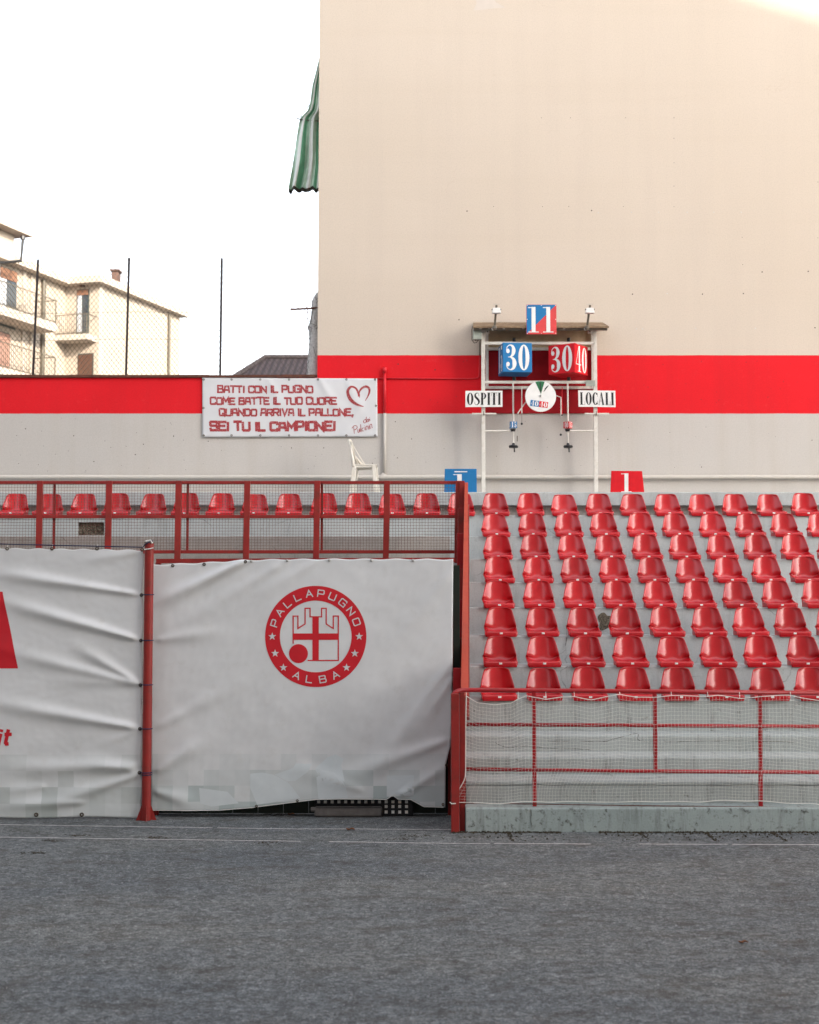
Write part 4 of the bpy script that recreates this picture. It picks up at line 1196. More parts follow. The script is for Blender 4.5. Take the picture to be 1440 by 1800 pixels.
# sloping wooden canopy board with a steel channel under it
a0, a1 = P(832, 566.5, 24.58), P(1060, 566.5, 24.58)
b0, b1 = P(832, 573.2, 24.02), P(1071, 573.2, 24.02)
MB().prism([a0, a1, b1, b0], (0, 0, -.035)).build('canopy_board', M['wood_weathered'], sb, bevel=.004)
pbox('canopy_channel', M['dark_steel'], 833, 1068, 575.5, 580.5, 24.06, .04)
pbox('canopy_channel', M['steel'], 834, 1066, 574.2, 575.3, 24.05, .05)
for px in (843, 858, 884, 918, 990, 1030):
    pbox('rivet_plate', M['steel'], px, px + 4, 575, 578.5, 24.045, .012)
def cube(px, py, side, yaw, m, faces, name, Y=SY + .06):
    c = P(px, py, Y)
    R2 = lambda x, y: (c.x + x * math.cos(yaw) - y * math.sin(yaw), Y + x * math.sin(yaw) + y * math.cos(yaw))
    h = side / 2
    mb = MB()
    vs = [(*R2(x, y), c.z + z) for z in (-h, h) for y in (-h, h) for x in (-h, h)]
    mb.add(vs, [(0, 2, 3, 1), (4, 5, 7, 6), (0, 1, 5, 4), (1, 3, 7, 5), (3, 2, 6, 7), (2, 0, 4, 6)])
    ob = mb.build(name, m, sb, bevel=.006 if side > .2 else .002)
    for k, txt in enumerate(faces):           # front, right, left
        if not txt: continue
        fl, W = bodoni_text(txt, .08 if side > .2 else .05)
        s = side * .88; sx = min(side * .88 / W, s * .78)
        def fn(x, y, l, k=k):
            u = (x - W / 2) * sx; v = (y - .5) * s
            if k == 0: q = R2(u, -h - l)
            elif k == 1: q = R2(h + l, u)
            else: q = R2(-h - l, -u)
            return (*q, c.z + v)
        mbt = MB(); fl.place(mbt, fn, .002); mbt.build('numerals', M['white'], ob, fix=False)
    return c
c1 = cube(905.5, 632.5, .505, R(5.4), M['blue'], ('30', '40', '15'), 'blue_cube')
c2 = cube(999, 634.5, .505, R(-33.5), M['board_red'], ('30', '40', '15'), 'red_cube')
cube(902.2, 747, .112, R(8), M['blue'], ('15', '30', '40'), 'small_blue_cube', SY)
cube(998.5, 747.3, .112, R(-38), M['board_red'], ('40', '15', '30'), 'small_red_cube', SY)
for px, Yr in ((902, SY), (998, SY)):
    a, b = P(px, 674, Yr), P(px + .6, 741, Yr)
    MB().tube([a, b], .014, 8).build('rod', M['off_white'], sb)
    MB().tube([P(px + .3, 754.5, Yr), P(px + 1, 781, Yr)], .011, 8).build('rod', M['off_white'], sb)
    MB().lathe(P(px, 756.5, Yr), [(.035, -.02), (.05, .02)], 10).build('hub', M['black'], sb)
    w = P(px + .8, 785, Yr)
    MB().lathe(w, [(.02, -.03), (.075, -.022), (.082, 0), (.075, .02), (.03, .03), (.02, .06)], 18).build('hand_wheel', M['black'], sb)
    MB().tube([(w.x + .012, Yr - .03, w.z - .02), (w.x + .016, Yr - .03, w.z - .10)], .013, 8).build('crank', M['black'], sb)
    for py, Yt in ((668, SY + .06), (599, SY + .06)):
        q = P(px + 2, py, Yt)
        MB().tube([(q.x, Yt, q.z - .05), (q.x, Yt, q.z + .05)], .03, 10).build('pivot', M['black'], sb)
for p0, p1 in ((853, 902), (999, 1045)):
    MB().tube([P(p0, 757.8, SY + .01), P(p1, 757.3, SY + .01)], .016, 8).build('bracket', M['off_white'], sb)
for p0, p1 in ((830, 873), (1028, 1071)):
    pbox('short_bar', M['off_white'], p0, p1, 725.8, 728.4, SY - .03, .028)
for px in (850.6, 1048.6):
    q = P(px, 727, SY - .035); MB().tube([(q.x, q.y, q.z - .03), (q.x, q.y, q.z + .04)], .008, 6).build('clamp', M['dark_steel'], sb)
# round dial
dc = P(950.5, 697, 23.98); rd = 27 * 23.98 / F
di = MB().lathe(dc, [(rd, .012), (rd + .003, .008), (rd + .003, -.004), (rd, -.008)], 48, 'y').build('dial', M['white'], sb)
def dm(px, py, l): q = P(px, py, 23.98); return (q.x, 23.972 - l, q.z)
fl = Flat().poly([(951, 692.5), (941, 671.5), (946, 670.4), (951, 670.2), (957.5, 671)]); mb = MB(); fl.place(mb, dm); mb.build('green_wedge', M['green'], di)
fl = Flat().ribbon([(956, 688.5, .6), (959, 683.5, 2.2), (962, 680, 2.0), (964.5, 677.5, .5)], 1).ribbon([(949.5, 672.5), (950, 689)], 1.5); mb = MB(); fl.place(mb, dm, .005); mb.build('pointer', M['ink'], di, fix=False)
def tilt(x, y, cx=947.8, cy=710.2, a=R(7.5)): return (cx + x * math.cos(a) - y * math.sin(a), cy + x * math.sin(a) + y * math.cos(a))
for x0, m, nm in ((-15.5, M['blue'], 'blue_label'), (.1, M['board_red'], 'red_label')):
    fl = Flat().poly([tilt(x0, -5.2), tilt(x0 + 15.4, -5.2), tilt(x0 + 15.4, 5.2), tilt(x0, 5.2)]); mb = MB(); fl.place(mb, dm); ob = mb.build(nm, m, di)
    g2, W = bodoni_text('40', .06); fl = Flat(); fl.put(g2, lambda x, y: tilt(x0 + .9 + x * 13.4 / W, 4.4 - y * 8.8)); mb = MB(); fl.place(mb, dm, .005, .0001); mb.build('numerals', M['white'], ob, fix=False)
MB().lathe((dc.x, 23.97, P(0, 695.5, 23.97).z), [(.016, .0), (.016, -.02), (.008, -.03)], 12, 'y').build('axle', M['steel'], di)
def wire(pts, r, m, Y=24.05, nm='pull_cord'): MB().tube([P(a, b, Y) for a, b in pts], r, 6).build(nm, m, sb)
wire([(926, 681.5), (917.5, 680.5), (917.5, 727)], .010, M['off_white'], nm='arm')
wire([(917.5, 727), (917.5, 744)], .004, M['dark_steel'])
wire([(925, 706), (910, 727)], .011, M['off_white'], nm='arm')
wire([(910, 727), (909.5, 783)], .004, M['steel'])
wire([(909.6, 766), (909.5, 776)], .008, M['dark_steel'])
wire([(978, 695.5), (986.3, 698.5), (986.3, 730)], .010, M['off_white'], nm='arm')
wire([(986.3, 730), (986, 762)], .003, M['steel'])
wire([(988.4, 680), (988.3, 729)], .005, M['red_pipe'])
for px, py, r in ((917.3, 745, .02), (986, 764, .021), (988.1, 729.5, .015)):
    MB().lathe(P(px, py, 24.05), [(r * .4, -r * .92), (r * .8, -r * .6), (r, 0), (r * .8, r * .6), (r * .4, r * .92)], 12).build('knob', M['black'], sb)
# OSPITI / LOCALI plates
for txt, x0, y0, x1, y1, rot in (('OSPITI', 818.3, 686.8, 883.5, 715.2, .006), ('LOCALI', 1016.8, 686.3, 1082.3, 715.2, -.012)):
    a, b = P(x0, y0, SY - .05), P(x1, y1, SY - .05)
    cx, cz = (a.x + b.x) / 2, (a.z + b.z) / 2; hw, hh = (b.x - a.x) / 2, (a.z - b.z) / 2
    rt = lambda u, v, l: (cx + u + v * rot, SY - .05 - l, cz + v - u * rot * (-1))
    pl = MB().prism([rt(-hw, -hh, 0), rt(hw, -hh, 0), rt(hw, hh, 0), rt(-hw, hh, 0)], (0, .012, 0)).build('name_plate', M['white'], sb)
    g2, W = bodoni_text(txt, .055); s = 2 * hw * .92 / W
    mb = MB(); g2.place(mb, lambda x, y, l: rt((x - W / 2) * s, (y - .5) * hh * 1.52, l), .002); mb.build('lettering', M['ink'], pl, fix=False)
# split 11 board
EY_ = 24.0
a, b = P(925.3, 535.3, EY_), P(978.5, 587.5, EY_)
nb = MB().box(a.x, b.x, EY_, EY_ + .014, b.z, a.z).build('number_board', M['board_coral'], sb)
mb = MB().add([(a.x + .004, EY_ - .002, b.z + .004), (b.x - .004, EY_ - .002, a.z - .004), (a.x + .004, EY_ - .002, a.z - .004)], [(0, 1, 2)]); mb.build('blue_half', M['blue'], nb)
fl = Flat()
for x0 in (.04, .53): g2, W = bodoni('1'); fl.put(g2, lambda x, y: (x0 + x * .66, .06 + y * .86))
mb = MB(); fl.place(mb, lambda x, y, l: (lerp(a.x, b.x, x), EY_ - l, lerp(b.z, a.z, y)), .005); mb.build('numerals', M['white'], nb, fix=False)
for u, v in ((.03, .03), (.5, .03), (.97, .03), (.03, .5), (.97, .5), (.03, .97), (.5, .97), (.97, .97)):
    MB().lathe((lerp(a.x, b.x, u), EY_ - .003, lerp(b.z, a.z, v)), [(.008, 0), (.006, -.006)], 8, 'y').build('screw', M['white'], nb)
# floodlights
for px, top, lean in ((871.5, 535, 1.5), (1034, 535, 3.5)):
    MB().bar(P(px - 2.2, 577, 24.0), P(px + lean, 536, 23.9), .036, .03, (0, 1, 0)).build('lamp_arm', M['dark_steel'], sb, bevel=.003)
    q = P(px + lean * .8, 546.5, 23.86)
    lampo = MB().prism([(q.x - .06, 23.8, q.z + .045), (q.x + .06, 23.8, q.z + .045), (q.x + .078, 23.8, q.z - .045), (q.x - .078, 23.8, q.z - .045)], (0, .09, 0)).build('floodlight', M['white'], sb, bevel=.008)
    for s in (-1, 1): MB().lathe((q.x + s * .073, 23.84, q.z + .02), [(.010, -.02), (.010, .02)], 8, 'y').build('knob', M['black'], lampo)
    MB().box(q.x - .055, q.x + .06, 23.86, 23.87, q.z + .115, q.z + .12).build('fin', M['steel'], lampo)
    k = P(px - 2, 576, 23.98)
    MB().lathe(k, [(.03, -.04), (.042, -.01), (.04, .02), (.02, .04)], 10).build('knuckle', M['dark_steel'], sb)
    MB().tube([P(px - 7, 577, 23.99), P(px - 5, 581, 23.98), P(px - 3, 579, 23.98)], .007, 5).build('loose_wire', M['off_white'], sb)
jb = pbox('junction_box', M['jbox'], 831.5, 847, 579, 596.5, 24.12, .12, .008)
for i in range(4):
    q = P(836 + i * 2.8, 598, 24.16); MB().tube([(q.x, 24.16, q.z - .012), (q.x, 24.16, q.z + .02)], .009, 6).build('gland', M['dark_steel'], jb)
MB().tube([P(831, 573, 24.15), P(829.5, 580, 24.15), P(830, 598, 24.15), P(834, 603, 24.15), P(838, 602, 24.15), P(840, 598, 24.15)], .008, 6).build('cable', M['dark_steel'], jb)
for px in (857, 1037): 
    o = pbox('clamp_plate', M['off_white'], px - 3.5, px + 3.5, 579.5, 586, SY - .01, .02)
    q = P(px, 583, SY - .015); MB().lathe(q, [(.01, 0), (.01, -.01)], 8, 'y').build('bolt', M['black'], o)
np_ = pbox('maker_plate', M['jbox'], 1030, 1046.5, 668.5, 678.5, SY - .03, .01, 0)
fl, W = stroke_text('OMD', .13, .8, .3)
q0, q1 = P(1032, 674.3, SY - .03), P(1044.5, 670, SY - .03)
mb = MB(); fl.place(mb, lambda x, y, l: (lerp(q0.x, q1.x, x / W), SY - .03 - l, lerp(q0.z, q1.z, y)), .002); mb.build('lettering', M['steel'], np_, fix=False)

# loose number boards on the ledge
def number_board(name, label, corners, m, dig, line, Y):
    t = thing(name, label, 'number board', (P(corners[0][0], 865, Y).x, Y, LEDGE_Z), 'loose number boards on the ledge')
    q = [P(a, b, Y) for a, b in corners]
    q[2].z = q[3].z = LEDGE_Z + .002
    pan = MB().prism(q, (0, .03, 0)).build('panel', m, t, bevel=.004)
    fl = Flat()
    g2, W = bodoni('1'); fl.put(g2, lambda x, y: (lerp(dig[0], dig[2], x / W), lerp(dig[3], dig[1], y)))
    if line: fl.rect(*line)
    mb = MB(); fl.place(mb, lambda x, y, l: (P(x, y, Y).x, Y - l, P(x, y, Y).z), .002); mb.build('numeral', M['white'], pan, fix=False)
YB = LEDGE_Y - .06
number_board('number_board', 'blue board with a white 1 standing on the ledge behind the railing end', [(782, 824), (838, 824), (838.5, 866), (781, 866)], M['blue'], (796, 833.5, 819, 866), (799, 828.2, 821.5, 830), YB)
number_board('number_board', 'red board with a white 1 standing on the ledge right of the scoreboard', [(1075, 827.5), (1129, 828), (1133, 866), (1073.5, 866)], M['board_red'], (1091, 832, 1111, 865), None, YB)

# ------------------------------------------------------------------ white plastic chair (seen from its side)
CYD = 23.75
ch = thing('plastic_chair', 'weathered white plastic garden chair standing on the ledge below the slogan banner', 'chair', (P(641, 862, CYD).x, CYD, LEDGE_Z))
k_ = CYD / F
def cp(px, py, dy): q = P(px, py, CYD); return Vector((q.x, CYD + dy, q.z))
zs = ZP(822, CYD)
for s, dy in ((0, -.2), (1, .22)):
    sh_ = s * 2.0
    MB().bar(cp(624 + sh_, 820, dy), Vector((cp(619 + sh_, 860, dy).x, CYD + dy * 1.1, LEDGE_Z)), .075, .045, (0, 1, 0)).build('leg', M['chair'], ch, bevel=.01)
    MB().bar(cp(657.5 + sh_, 820, dy), Vector((cp(662 + sh_, 860, dy).x, CYD + dy * 1.1, LEDGE_Z)), .07, .045, (0, 1, 0)).build('leg', M['chair'], ch, bevel=.01)
    MB().bar(cp(622 + sh_, 822.5, dy), cp(662 + sh_, 821, dy), .035, .04, (0, 0, 1)).build('apron', M['chair'], ch, bevel=.008)
    MB().tube(catmull([tuple(cp(622.5 + sh_, 823, dy)), tuple(cp(619.5 + sh_, 800, dy)), tuple(cp(617 + sh_, 785, dy * .9)), tuple(cp(615 + sh_, 777, dy * .7))], 5), [.03] * 6 + [.024] * 10, 8).build('back_upright', M['chair'], ch, shade=True)
MB().grid(lambda u, v: Vector((lerp(cp(623, 820, 0).x, cp(663, 820, 0).x, u), CYD + lerp(-.22, .25, v), ZP(819.5, CYD) - .02 * math.sin(u * 3.14) * math.sin(v * 3.14))), 12, 12).build('seat', M['chair'], ch, shade=True, solid=.018)
for v in range(6):
    dy = lerp(-.17, .2, v / 5)
    MB().tube([cp(627 + 13 * math.sin(math.pi * (v + .5) / 6) , 819, dy), cp(622, 800, dy * .95), cp(617, 780, dy * .8)], [.014, .02, .016], 6).build('back_slat', M['chair'], ch, shade=True)
MB().tube([cp(613.5, 775.5, -.12), cp(616.5, 775, -.06), cp(617, 774.8, .1), cp(616, 775.5, .16)], .02, 8).build('top_rail', M['chair'], ch, shade=True)
MB().bar(cp(618, 778, -.19), cp(641, 819, -.21), .014, .03, (0, 1, 0)).build('arm_edge', M['chair'], ch)
MB().bar(cp(618, 778, .19), cp(644, 819, .21), .014, .03, (0, 1, 0)).build('arm_edge', M['chair'], ch)

# ------------------------------------------------------------------ chain link fence on the boundary wall
CY_ = 24.75
cf = thing('chain_link_fence', 'tall chain link fence on dark iron posts above the boundary wall', 'fence', (-5, CY_, zw + .05))
for (a, b) in (((-93, 455), (-104, 662)), ((67, 456), (58, 662)), ((227, 453), (221.5, 662)), ((390, 454), (387, 662))):
    q0, q1 = P(*a, CY_), P(*b, CY_); q1.z = zw + .04
    MB().tube([q1, q0], .021, 8).build('post', M['post_dark'], cf)
zf0, zf1 = zw + .05, ZP(458, CY_)
xf0, xf1 = XP(-80, CY_), XP(555, CY_, 560)
mb = MB(); hgt = zf1 - zf0; st = .082
n = int((xf1 - xf0 + hgt) / st)
for fam in (1, -1):
    for i in range(n + 1):
        c = xf0 - (hgt * .78 if fam > 0 else 0) + i * st
        pts = []
        for j in range(0, 25):
            z = zf0 + hgt * j / 24
            x = c + fam * .78 * (z - zf0)
            if xf0 < x < xf1:
                sag = .03 * noise.noise((x * .8, z * .5, 0))
                pts.append((x, CY_ + .02 + fam * .002 + .03 * noise.noise((x * .6, z * .7, 3)), z + sag + (.02 * math.sin(x * 2.1) if j == 24 else 0)))
        if len(pts) > 1: mb.tube(pts, .004, 3, False)
mb.build('wire_mesh', M['link'], cf)
for py in (459, 549.5, 597):
    MB().tube([P(px, py + 1.5 * math.sin(px * .02), CY_ + .01) for px in range(-80, 556, 15)], .0032, 4).build('tension_wire', M['link'], cf)

nr = thing('netting_roll', 'grey bundle of rolled netting standing against the building corner above the wall', 'netting', (XP(547, 24.8), 24.8, zw + .05))
pr_ = [(661, 539, 556), (630, 541, 556), (600, 543.5, 556), (585, 544, 556), (576, 541, 556), (568, 544, 556), (550, 547.5, 556), (535, 548, 556), (525, 550, 557), (516, 555.5, 557.5)]
def nrf(u, v):
    k = v * (len(pr_) - 1); i = min(int(k), len(pr_) - 2); t = k - i
    y, l, r = (lerp(pr_[i][j], pr_[i + 1][j], t) for j in range(3))
    a, b = P(l, y, 24.85), P(r + 8, y, 24.85)
    c, rr = (a + b) / 2, (b.x - a.x) / 2
    th = u * 2 * math.pi; jj = 1 + .10 * noise.noise((math.cos(th) * 2, math.sin(th) * 2, a.z * 5))
    return (c.x + rr * jj * math.cos(th), 24.85 + .12 * math.sin(th) * jj, a.z)
MB().grid(nrf, 28, 60).build('bundle', M['net_roll'], nr, shade=True)
mb = MB()
for i in range(26):
    v0 = random.uniform(0, .9); u0 = random.uniform(.45, .85); du = random.uniform(-.15, .15); dv = random.uniform(.02, .09)
    mb.tube([Vector(nrf(u0 + du * t / 4, min(1, v0 + dv * t / 4))) + Vector((-.004, -.012, 0)) for t in range(5)], .004, 4)
mb.build('loose_strands', M['link'], nr)
bk = thing('rusty_bracket', 'rusty pipe stub sticking out from the building corner by the netting', 'bracket', P(556, 540, 24.72))
MB().tube([P(562, 540.5, 24.75), P(545, 542, 24.72), P(511, 544, 24.68)], .017, 10).build('pipe_stub', M['rust'], bk)
for px in (512, 524.5, 539): MB().tube([P(px - 1, 543.5 - (px - 512) * .06, 24.69), P(px + 1, 543.4 - (px - 512) * .06, 24.69)], .024, 8).build('collar', M['rust'], bk)
MB().tube([P(540, 541, 24.69), P(541.5, 548, 24.69), P(541, 567, 24.69)], .008, 5).build('strap', M['rust'], bk)

# ------------------------------------------------------------------ green awning curtain on the side of the tall building
AY = 25.4
aw = thing('awning_curtain', 'bunched faded green and white striped curtain hanging from the building side', 'curtain', P(545, 340, AY))
LEFT = [(100, 562), (150, 549.5), (183, 545), (195, 541), (207, 528), (215, 526), (240, 521.5), (270, 517), (300, 512.5), (328, 507.5)]
def awf(u, v):
    py = lerp(96, 331, v) + 6.0 * noise.noise((u * 8, 0, 3)) * smooth(.6, 1, v)
    l = interp(LEFT, py); r = 578
    px = lerp(l, r, u) + 5 * u * (1 - u) * 4 * noise.noise((u * 3, v * 3, 11)) * v
    p = P(px, py, AY)
    uu = u + .13 * noise.noise((u * 3, v * 2.2, 2)) * (.3 + v)
    dep = .17 * (.2 + .8 * v) * noise.noise((uu * 8.5, v * 1.1, 0)) + .05 * noise.noise((uu * 17, v * 1.6, 5)) + .01 * noise.noise((uu * 5, v * 14, 8))
    return (p.x, AY + dep, p.z)
def aws(u, v): return (0, 2, 1, 0, 2, 0, 1, 2, 0, 1)[int(u * 10) % 10]
MB().grid(awf, 108, 60, aws).build('cloth', [M['awning_green'], M['awning_dark'], M['awning_white']], aw, shade=True, solid=.004)
def hemf(u, v):
    a = Vector(awf(u, 1)); return a + Vector((0, -.004, .012 - .07 * v))
MB().grid(hemf, 108, 2).build('hem', M['hem'], aw, solid=.008)
MB().tube([P(521.5, 208, AY - .03), P(530, 210, AY), P(575, 214, AY)], .010, 6).build('rod', M['dark_steel'], aw)
MB().tube([P(527, 207, AY - .12), P(545, 183, AY - .12)], .006, 5).build('cord', M['hem'], aw)
MB().tube([P(563, 96, AY), P(600, 92, AY)], .02, 6).build('rod', M['dark_steel'], aw)

# ------------------------------------------------------------------ houses behind
hb = thing('apartment_house', 'sunlit cream apartment house with balconies and projecting eaves behind the fence', 'building', (-14, 66, 0))
K = Vector((XP(172.5, 66, 600), 66)); E = Vector((XP(316, 73.8, 600), 73.8))
fd = (E - K).normalized(); pdv = Vector((-fd.y, fd.x))          # along the long side; towards the left
I_ = K + pdv * 1.78
G = I_ - fd * 14
ZE = ZP(500, 66)
def hp(v, z): return (v.x, v.y, z)
foot = [K, E, E + pdv * 14, G + pdv * 12, G, I_]
MB().prism([hp(v, -.1) for v in foot], (0, 0, ZE + .1)).build('wall', M['house'], hb)
ov = .42
roof = [K - fd * .55 - pdv * ov, E + fd * .25 - pdv * ov, E + pdv * 14 + fd * .25, G + pdv * 12 - fd * .5, G - fd * .5 - pdv * ov * 1.25, I_ - fd * .60 - pdv * ov * 1.25 + fd * .0]
rz = ZE + .0015
rf = MB().prism([hp(v, rz) for v in roof], (0, 0, .34)).build('roof_eaves', M['house_trim'], hb)
mb = MB()
ridge = [E + pdv * 7, I_ - fd * 6 + pdv * 6]
n0 = len(roof)
MB().add([hp(v, rz + .341) for v in roof] + [hp(ridge[0] - fd * 3, rz + 1.5), hp(ridge[1], rz + 1.5)],
         [(0, 1, 6), (1, 2, 6), (2, 3, 7, 6), (3, 4, 7), (4, 5, 7), (5, 0, 6, 7)]).build('roof_tiles', M['tiles'], rf)
c = P(203.5, 482, 69.5)
MB().box(c.x - .17, c.x + .17, 69.3, 69.9, rz + .3, ZP(478, 69.5)).build('chimney', M['brick'], rf)
MB().box(c.x - .24, c.x + .24, 69.2, 70.0, ZP(478, 69.5) + .0015, ZP(475, 69.5)).build('chimney_cap', M['brick'], rf)
def on(base, d, s, out, off=0.):
    """point on a facade: base + along*s, pushed out"""
    q = base + d * s + out * off
    return Vector((q.x, q.y, 0))
def fbox(name, m, base, d, out, s0, s1, z0, z1, o0, o1, parent):
    a, b = base + d * s0, base + d * s1
    poly = [hp(a + out * o0, z0), hp(b + out * o0, z0), hp(b + out * o1, z0), hp(a + out * o1, z0)]
    return MB().prism(poly, (0, 0, z1 - z0)).build(name, m, parent)
out1 = -pdv           # out of the long facades (towards the right)
out2 = -fd            # out of the short return (towards the camera)
# return wall: door with balcony on the upper floor, dark door below
zd0 = ZP(588, 66.3)
def opening(nm, m, base, d, out, s0, s1, z0, z1, box_shutter=None, pane=True):
    wn = fbox(nm, M['frame_dark'], base, d, out, s0, s1, z0, z1, -.05, .03, hb)
    if pane:
        mid = lerp(s0, s1, .42)
        fbox('curtain', M['curtain'], base, d, out, s0 + .05, mid, z0 + .1, z1 - .08, .031, .04, wn)
        fbox('pane', M['pane'], base, d, out, mid + .05, s1 - .05, z0 + .1, z1 - .08, .031, .04, wn)
    else: fbox('leaf', m, base, d, out, s0 + .04, s1 - .04, z0 + .02, z1 - .05, .031, .06, wn)
    if box_shutter: fbox('shutter_box', M['shutter'], base, d, out, s0 + .03, s1 - .03, z1 - box_shutter, z1 - .04, .041, .08, wn)
dR = -pdv             # left to right along the return wall, from the inner corner
opening('balcony_door', None, I_, dR, out2, .62, 1.28, zd0, ZP(509, 66.3), .28)
opening('lower_door', M['door_brown'], I_, dR, out2, .72, 1.55, ZP(690, 66.3), ZP(622, 66.3), None, False)
bz = ZP(600, 65.8)
bal = fbox('balcony', M['house_trim'], I_, dR, out2, -.05, 1.72, bz, bz + .26, .001, .9, hb)
mb = MB()
zr0, zr1 = bz + .27, bz + 1.2
def rail(base, d, out, s0, s1, off, zz0, zz1, parent, nn, ends=True):
    mb = MB()
    for z in (zz0 + .06, zz1): mb.bar(hp(base + d * s0 + out * off, z), hp(base + d * s1 + out * off, z), .035, .04)
    for i in range(nn + 1):
        q = base + d * lerp(s0, s1, i / nn) + out * off
        mb.bar(hp(q, zz0), hp(q, zz1), .016 if i not in (0, nn) else .05, .016 if i not in (0, nn) else .05, (0, 1, 0))
    if ends:
        for s in (s0, s1): mb.bar(hp(base + d * s + out * .02, zz1), hp(base + d * s + out * off, zz1), .035, .04)
    return mb.build('railing', M['gutter'], parent)
rail(I_, dR, out2, -.02, 1.68, .86, zr0, zr1, bal, 15)
fbox('wall_lamp', M['brick'], I_, dR, out2, .85, 1.05, ZP(505, 66.3), ZP(500, 66.3), .001, .2, hb)
# corner pier slightly proud
fbox('corner_pier', M['house_trim'], K, fd, out1, -.001, .35, 0, ZE - .01, .001, .05, hb)
def drain(base, d, out, s, off, z1, r=.075):
    q = base + d * s + out * off
    MB().tube([hp(q, 0), hp(q, z1)], r, 8).build('drainpipe', M['gutter'], hb)
drain(E, -fd, out1, 1.35, .1, ZE - .1)
drain(I_, -fd, out1, 2.05, .12, ZE - .1, .10)
# left facade: shuttered balcony doors on two floors
opening('balcony_door', None, I_, -fd, out1, 5.35, 4.15, ZP(575, 62), ZP(472, 62), .5)
opening('window', M['shutter_pink'], I_, -fd, out1, 5.5, 4.6, ZP(650, 62), ZP(585, 62), None, False)
b2z = ZP(572, 62.6)
bal2 = fbox('balcony', M['house_trim'], I_, -fd, out1, 2.6, 9, b2z - .1, b2z + .28, .001, 1.2, hb)
rail(I_, -fd, out1, 2.65, 8.9, 1.15, b2z + .29, b2z + 1.35, bal2, 44)
fbox('air_conditioner', M['house_trim'], I_, -fd, out1, 3.6, 4.1, b2z + .3, b2z + .95, .15, .5, hb)
b3z = ZP(660, 62.6)
bal3 = fbox('balcony', M['house_trim'], I_, -fd, out1, 2.6, 9, b3z - .4, b3z - .1, .001, 1.2, hb)
rail(I_, -fd, out1, 2.65, 8.9, 1.15, b3z - .09, b3z + 1.0, bal3, 44)
for s in (2.75, 3.4): fbox('wall_rib', M['house_trim'], I_, -fd, out1, s, s + .25, 0, ZE - .01, .001, .08, hb)
# penthouse
pz = ZP(440, 61.5)
ph = MB().prism([hp(v, rz + .35) for v in (I_ - fd * 4.3, I_ - fd * 4.3 + pdv * 5, I_ - fd * 14 + pdv * 5, I_ - fd * 14)], (0, 0, ZP(398, 61) - rz - .35)).build('penthouse', M['house'], hb)
MB().prism([hp(v, ZP(398, 61) + .0015) for v in (I_ - fd * 3.7 - pdv * .6, I_ - fd * 3.7 + pdv * 5.6, I_ - fd * 14 + pdv * 5.6, I_ - fd * 14 - pdv * .6)], (0, 0, .36)).build('penthouse_roof', M['house_trim'], hb)
q = I_ - fd * 5.5 - pdv * 1.05
MB().tube([hp(q + pdv * 1.0 - fd * 1.4, rz - .5), hp(q - pdv * .05 + fd * .1, rz - .05), hp(q - pdv * .1 + fd * .15, rz + .9)], .07, 8).build('flue_pipe', M['black'], hb)
MB().tube([hp(q - pdv * .1 + fd * .15, rz + .9), hp(q - pdv * .1 + fd * .15, rz + 1.05)], .11, 8).build('flue_cap', M['black'], hb)

rh = thing('tiled_roof_house', 'low house with dark brown hipped tile roof showing above the slogan banner', 'house', (-3.5, 46, 0))
r0, r1 = P(466, 629.5, 48), P(566, 626, 48)
e0 = P(408, 667, 45)
zE = e0.z
MB().add([(e0.x, 45, zE), (8, 45, zE), (8, 52, zE), (e0.x, 52, zE), (r0.x, 48, r0.z), (6, 48, r0.z)], [(0, 1, 5, 4), (1, 2, 5), (2, 3, 4, 5), (3, 0, 4)]).build('roof', M['tiles'], rh)
MB().tube([(e0.x, 45, zE + .03), (r0.x, 48, r0.z + .03), (6, 48, r0.z + .03)], .10, 6).build('ridge_tiles', mat('ridge_tile', (.17, .13, .12), .85, .2, 3), rh)
MB().box(e0.x + .4, 7.6, 45.4, 51.6, 0, zE - .02).build('wall', M['house'], rh)

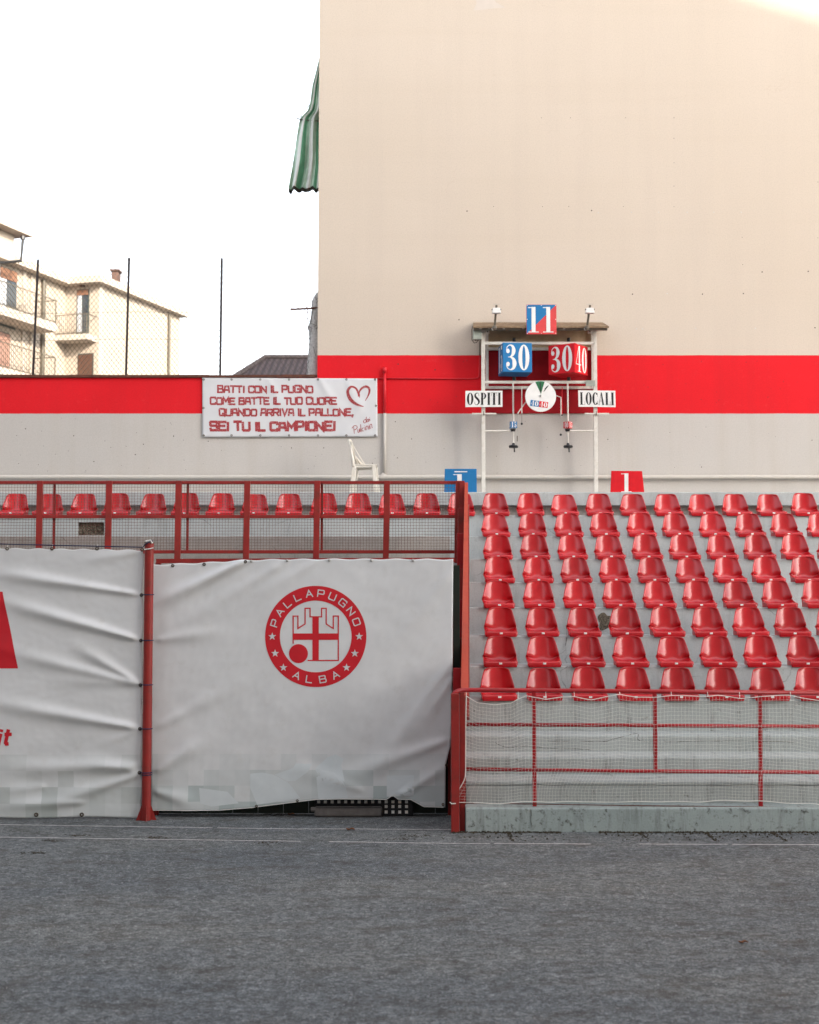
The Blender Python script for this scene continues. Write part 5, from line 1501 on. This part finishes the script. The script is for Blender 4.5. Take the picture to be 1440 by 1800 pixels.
# ------------------------------------------------------------------ unseen buildings shaping shade and reflections (behind and beside the photographer)
ab = thing('apartment_block', 'tall unseen gabled apartment block across the court from the stand', 'building', (-22, -12, 0))
xs = xp = P(1440, 35, 24.6)
ta = math.tan(R(SUN_AZ)); te = math.tan(R(SUN_EL))
yc = -12.0
def back(px, py):
    p = P(px, py, 24.6); L = (24.6 - yc)
    return Vector((p.x - L * ta, yc, p.z + L / math.cos(R(SUN_AZ)) * te))
q0, q1 = back(1330, -6), back(1445, 30)
sl = (q1.z - q0.z) / (q1.x - q0.x)
xl, xr, xm = -14.0, q1.x + 4.5, q0.x - 5  # left wing stretched out to hold back low front sky
zr = q0.z + sl * (xr - q0.x); zm = q0.z + sl * (xm - q0.x)
prof = [(xl, 0), (xr, 0), (xr, zr), (xm, zm), (xm - 16, zm - 2), (xl, zm - 9)]
MB().prism([(x, yc, z) for x, z in prof], (0, -12, 0)).build('wall', M['house'], ab)
for fl_ in range(6):
    for i in range(9):
        xw = xl + 3 + i * 4.2
        wn = MB().box(xw, xw + 1.3, yc - .02, yc + .04, 2 + fl_ * 3.2, 3.7 + fl_ * 3.2).build('window', M['frame_dark'], ab)
        MB().box(xw + .08, xw + 1.22, yc + .041, yc + .05, 2.08 + fl_ * 3.2, 3.62 + fl_ * 3.2).build('pane', M['pane'], wn)
rb = thing('added_ochre_block', 'unseen ochre block added for warm reflections in the seats', 'house', (15, 17, 0))  # out of view, placed to give the seats orange reflections
M['ochre'] = mat('ochre_plaster', (.74, .38, .12), .85, .06, .6)
oc, od, oo = Vector((11.5, 23.5)), Vector((.94, -.34)), Vector((-.34, -.94))
og = [oc, oc + od * 15, oc + od * 15 - oo * 9, oc - oo * 9]
MB().prism([hp(v, 0) for v in og], (0, 0, 12)).build('wall', M['ochre'], rb)
MB().prism([hp(v + (v - (oc + od * 7.5 - oo * 4.5)).normalized() * .6, 12.001) for v in og], (0, 0, .3)).build('roof', M['tiles'], rb)
for fl_ in range(3):
    for i in range(4):
        wn = fbox('window', M['frame_dark'], oc, od, oo, 1.2 + i * 3.5, 2.4 + i * 3.5, 1.6 + fl_ * 3.4, 3.3 + fl_ * 3.4, -.04, .03, rb)
        fbox('pane', M['pane'], oc, od, oo, 1.3 + i * 3.5, 2.3 + i * 3.5, 1.7 + fl_ * 3.4, 3.2 + fl_ * 3.4, .031, .04, wn)

lh = thing('added_dark_hall', 'unseen grey hall added for dark reflections and less low sky', 'building', (-15, 8, 0))  # out of view, added to block low sky and darken seat reflections
MB().box(-26, -13, -6, 20, 0, 9).build('wall', M['concrete_warm'], lh)
MB().box(-26.3, -12.6, -6.3, 20.3, 9.001, 9.4).build('roof', M['tiles'], lh)
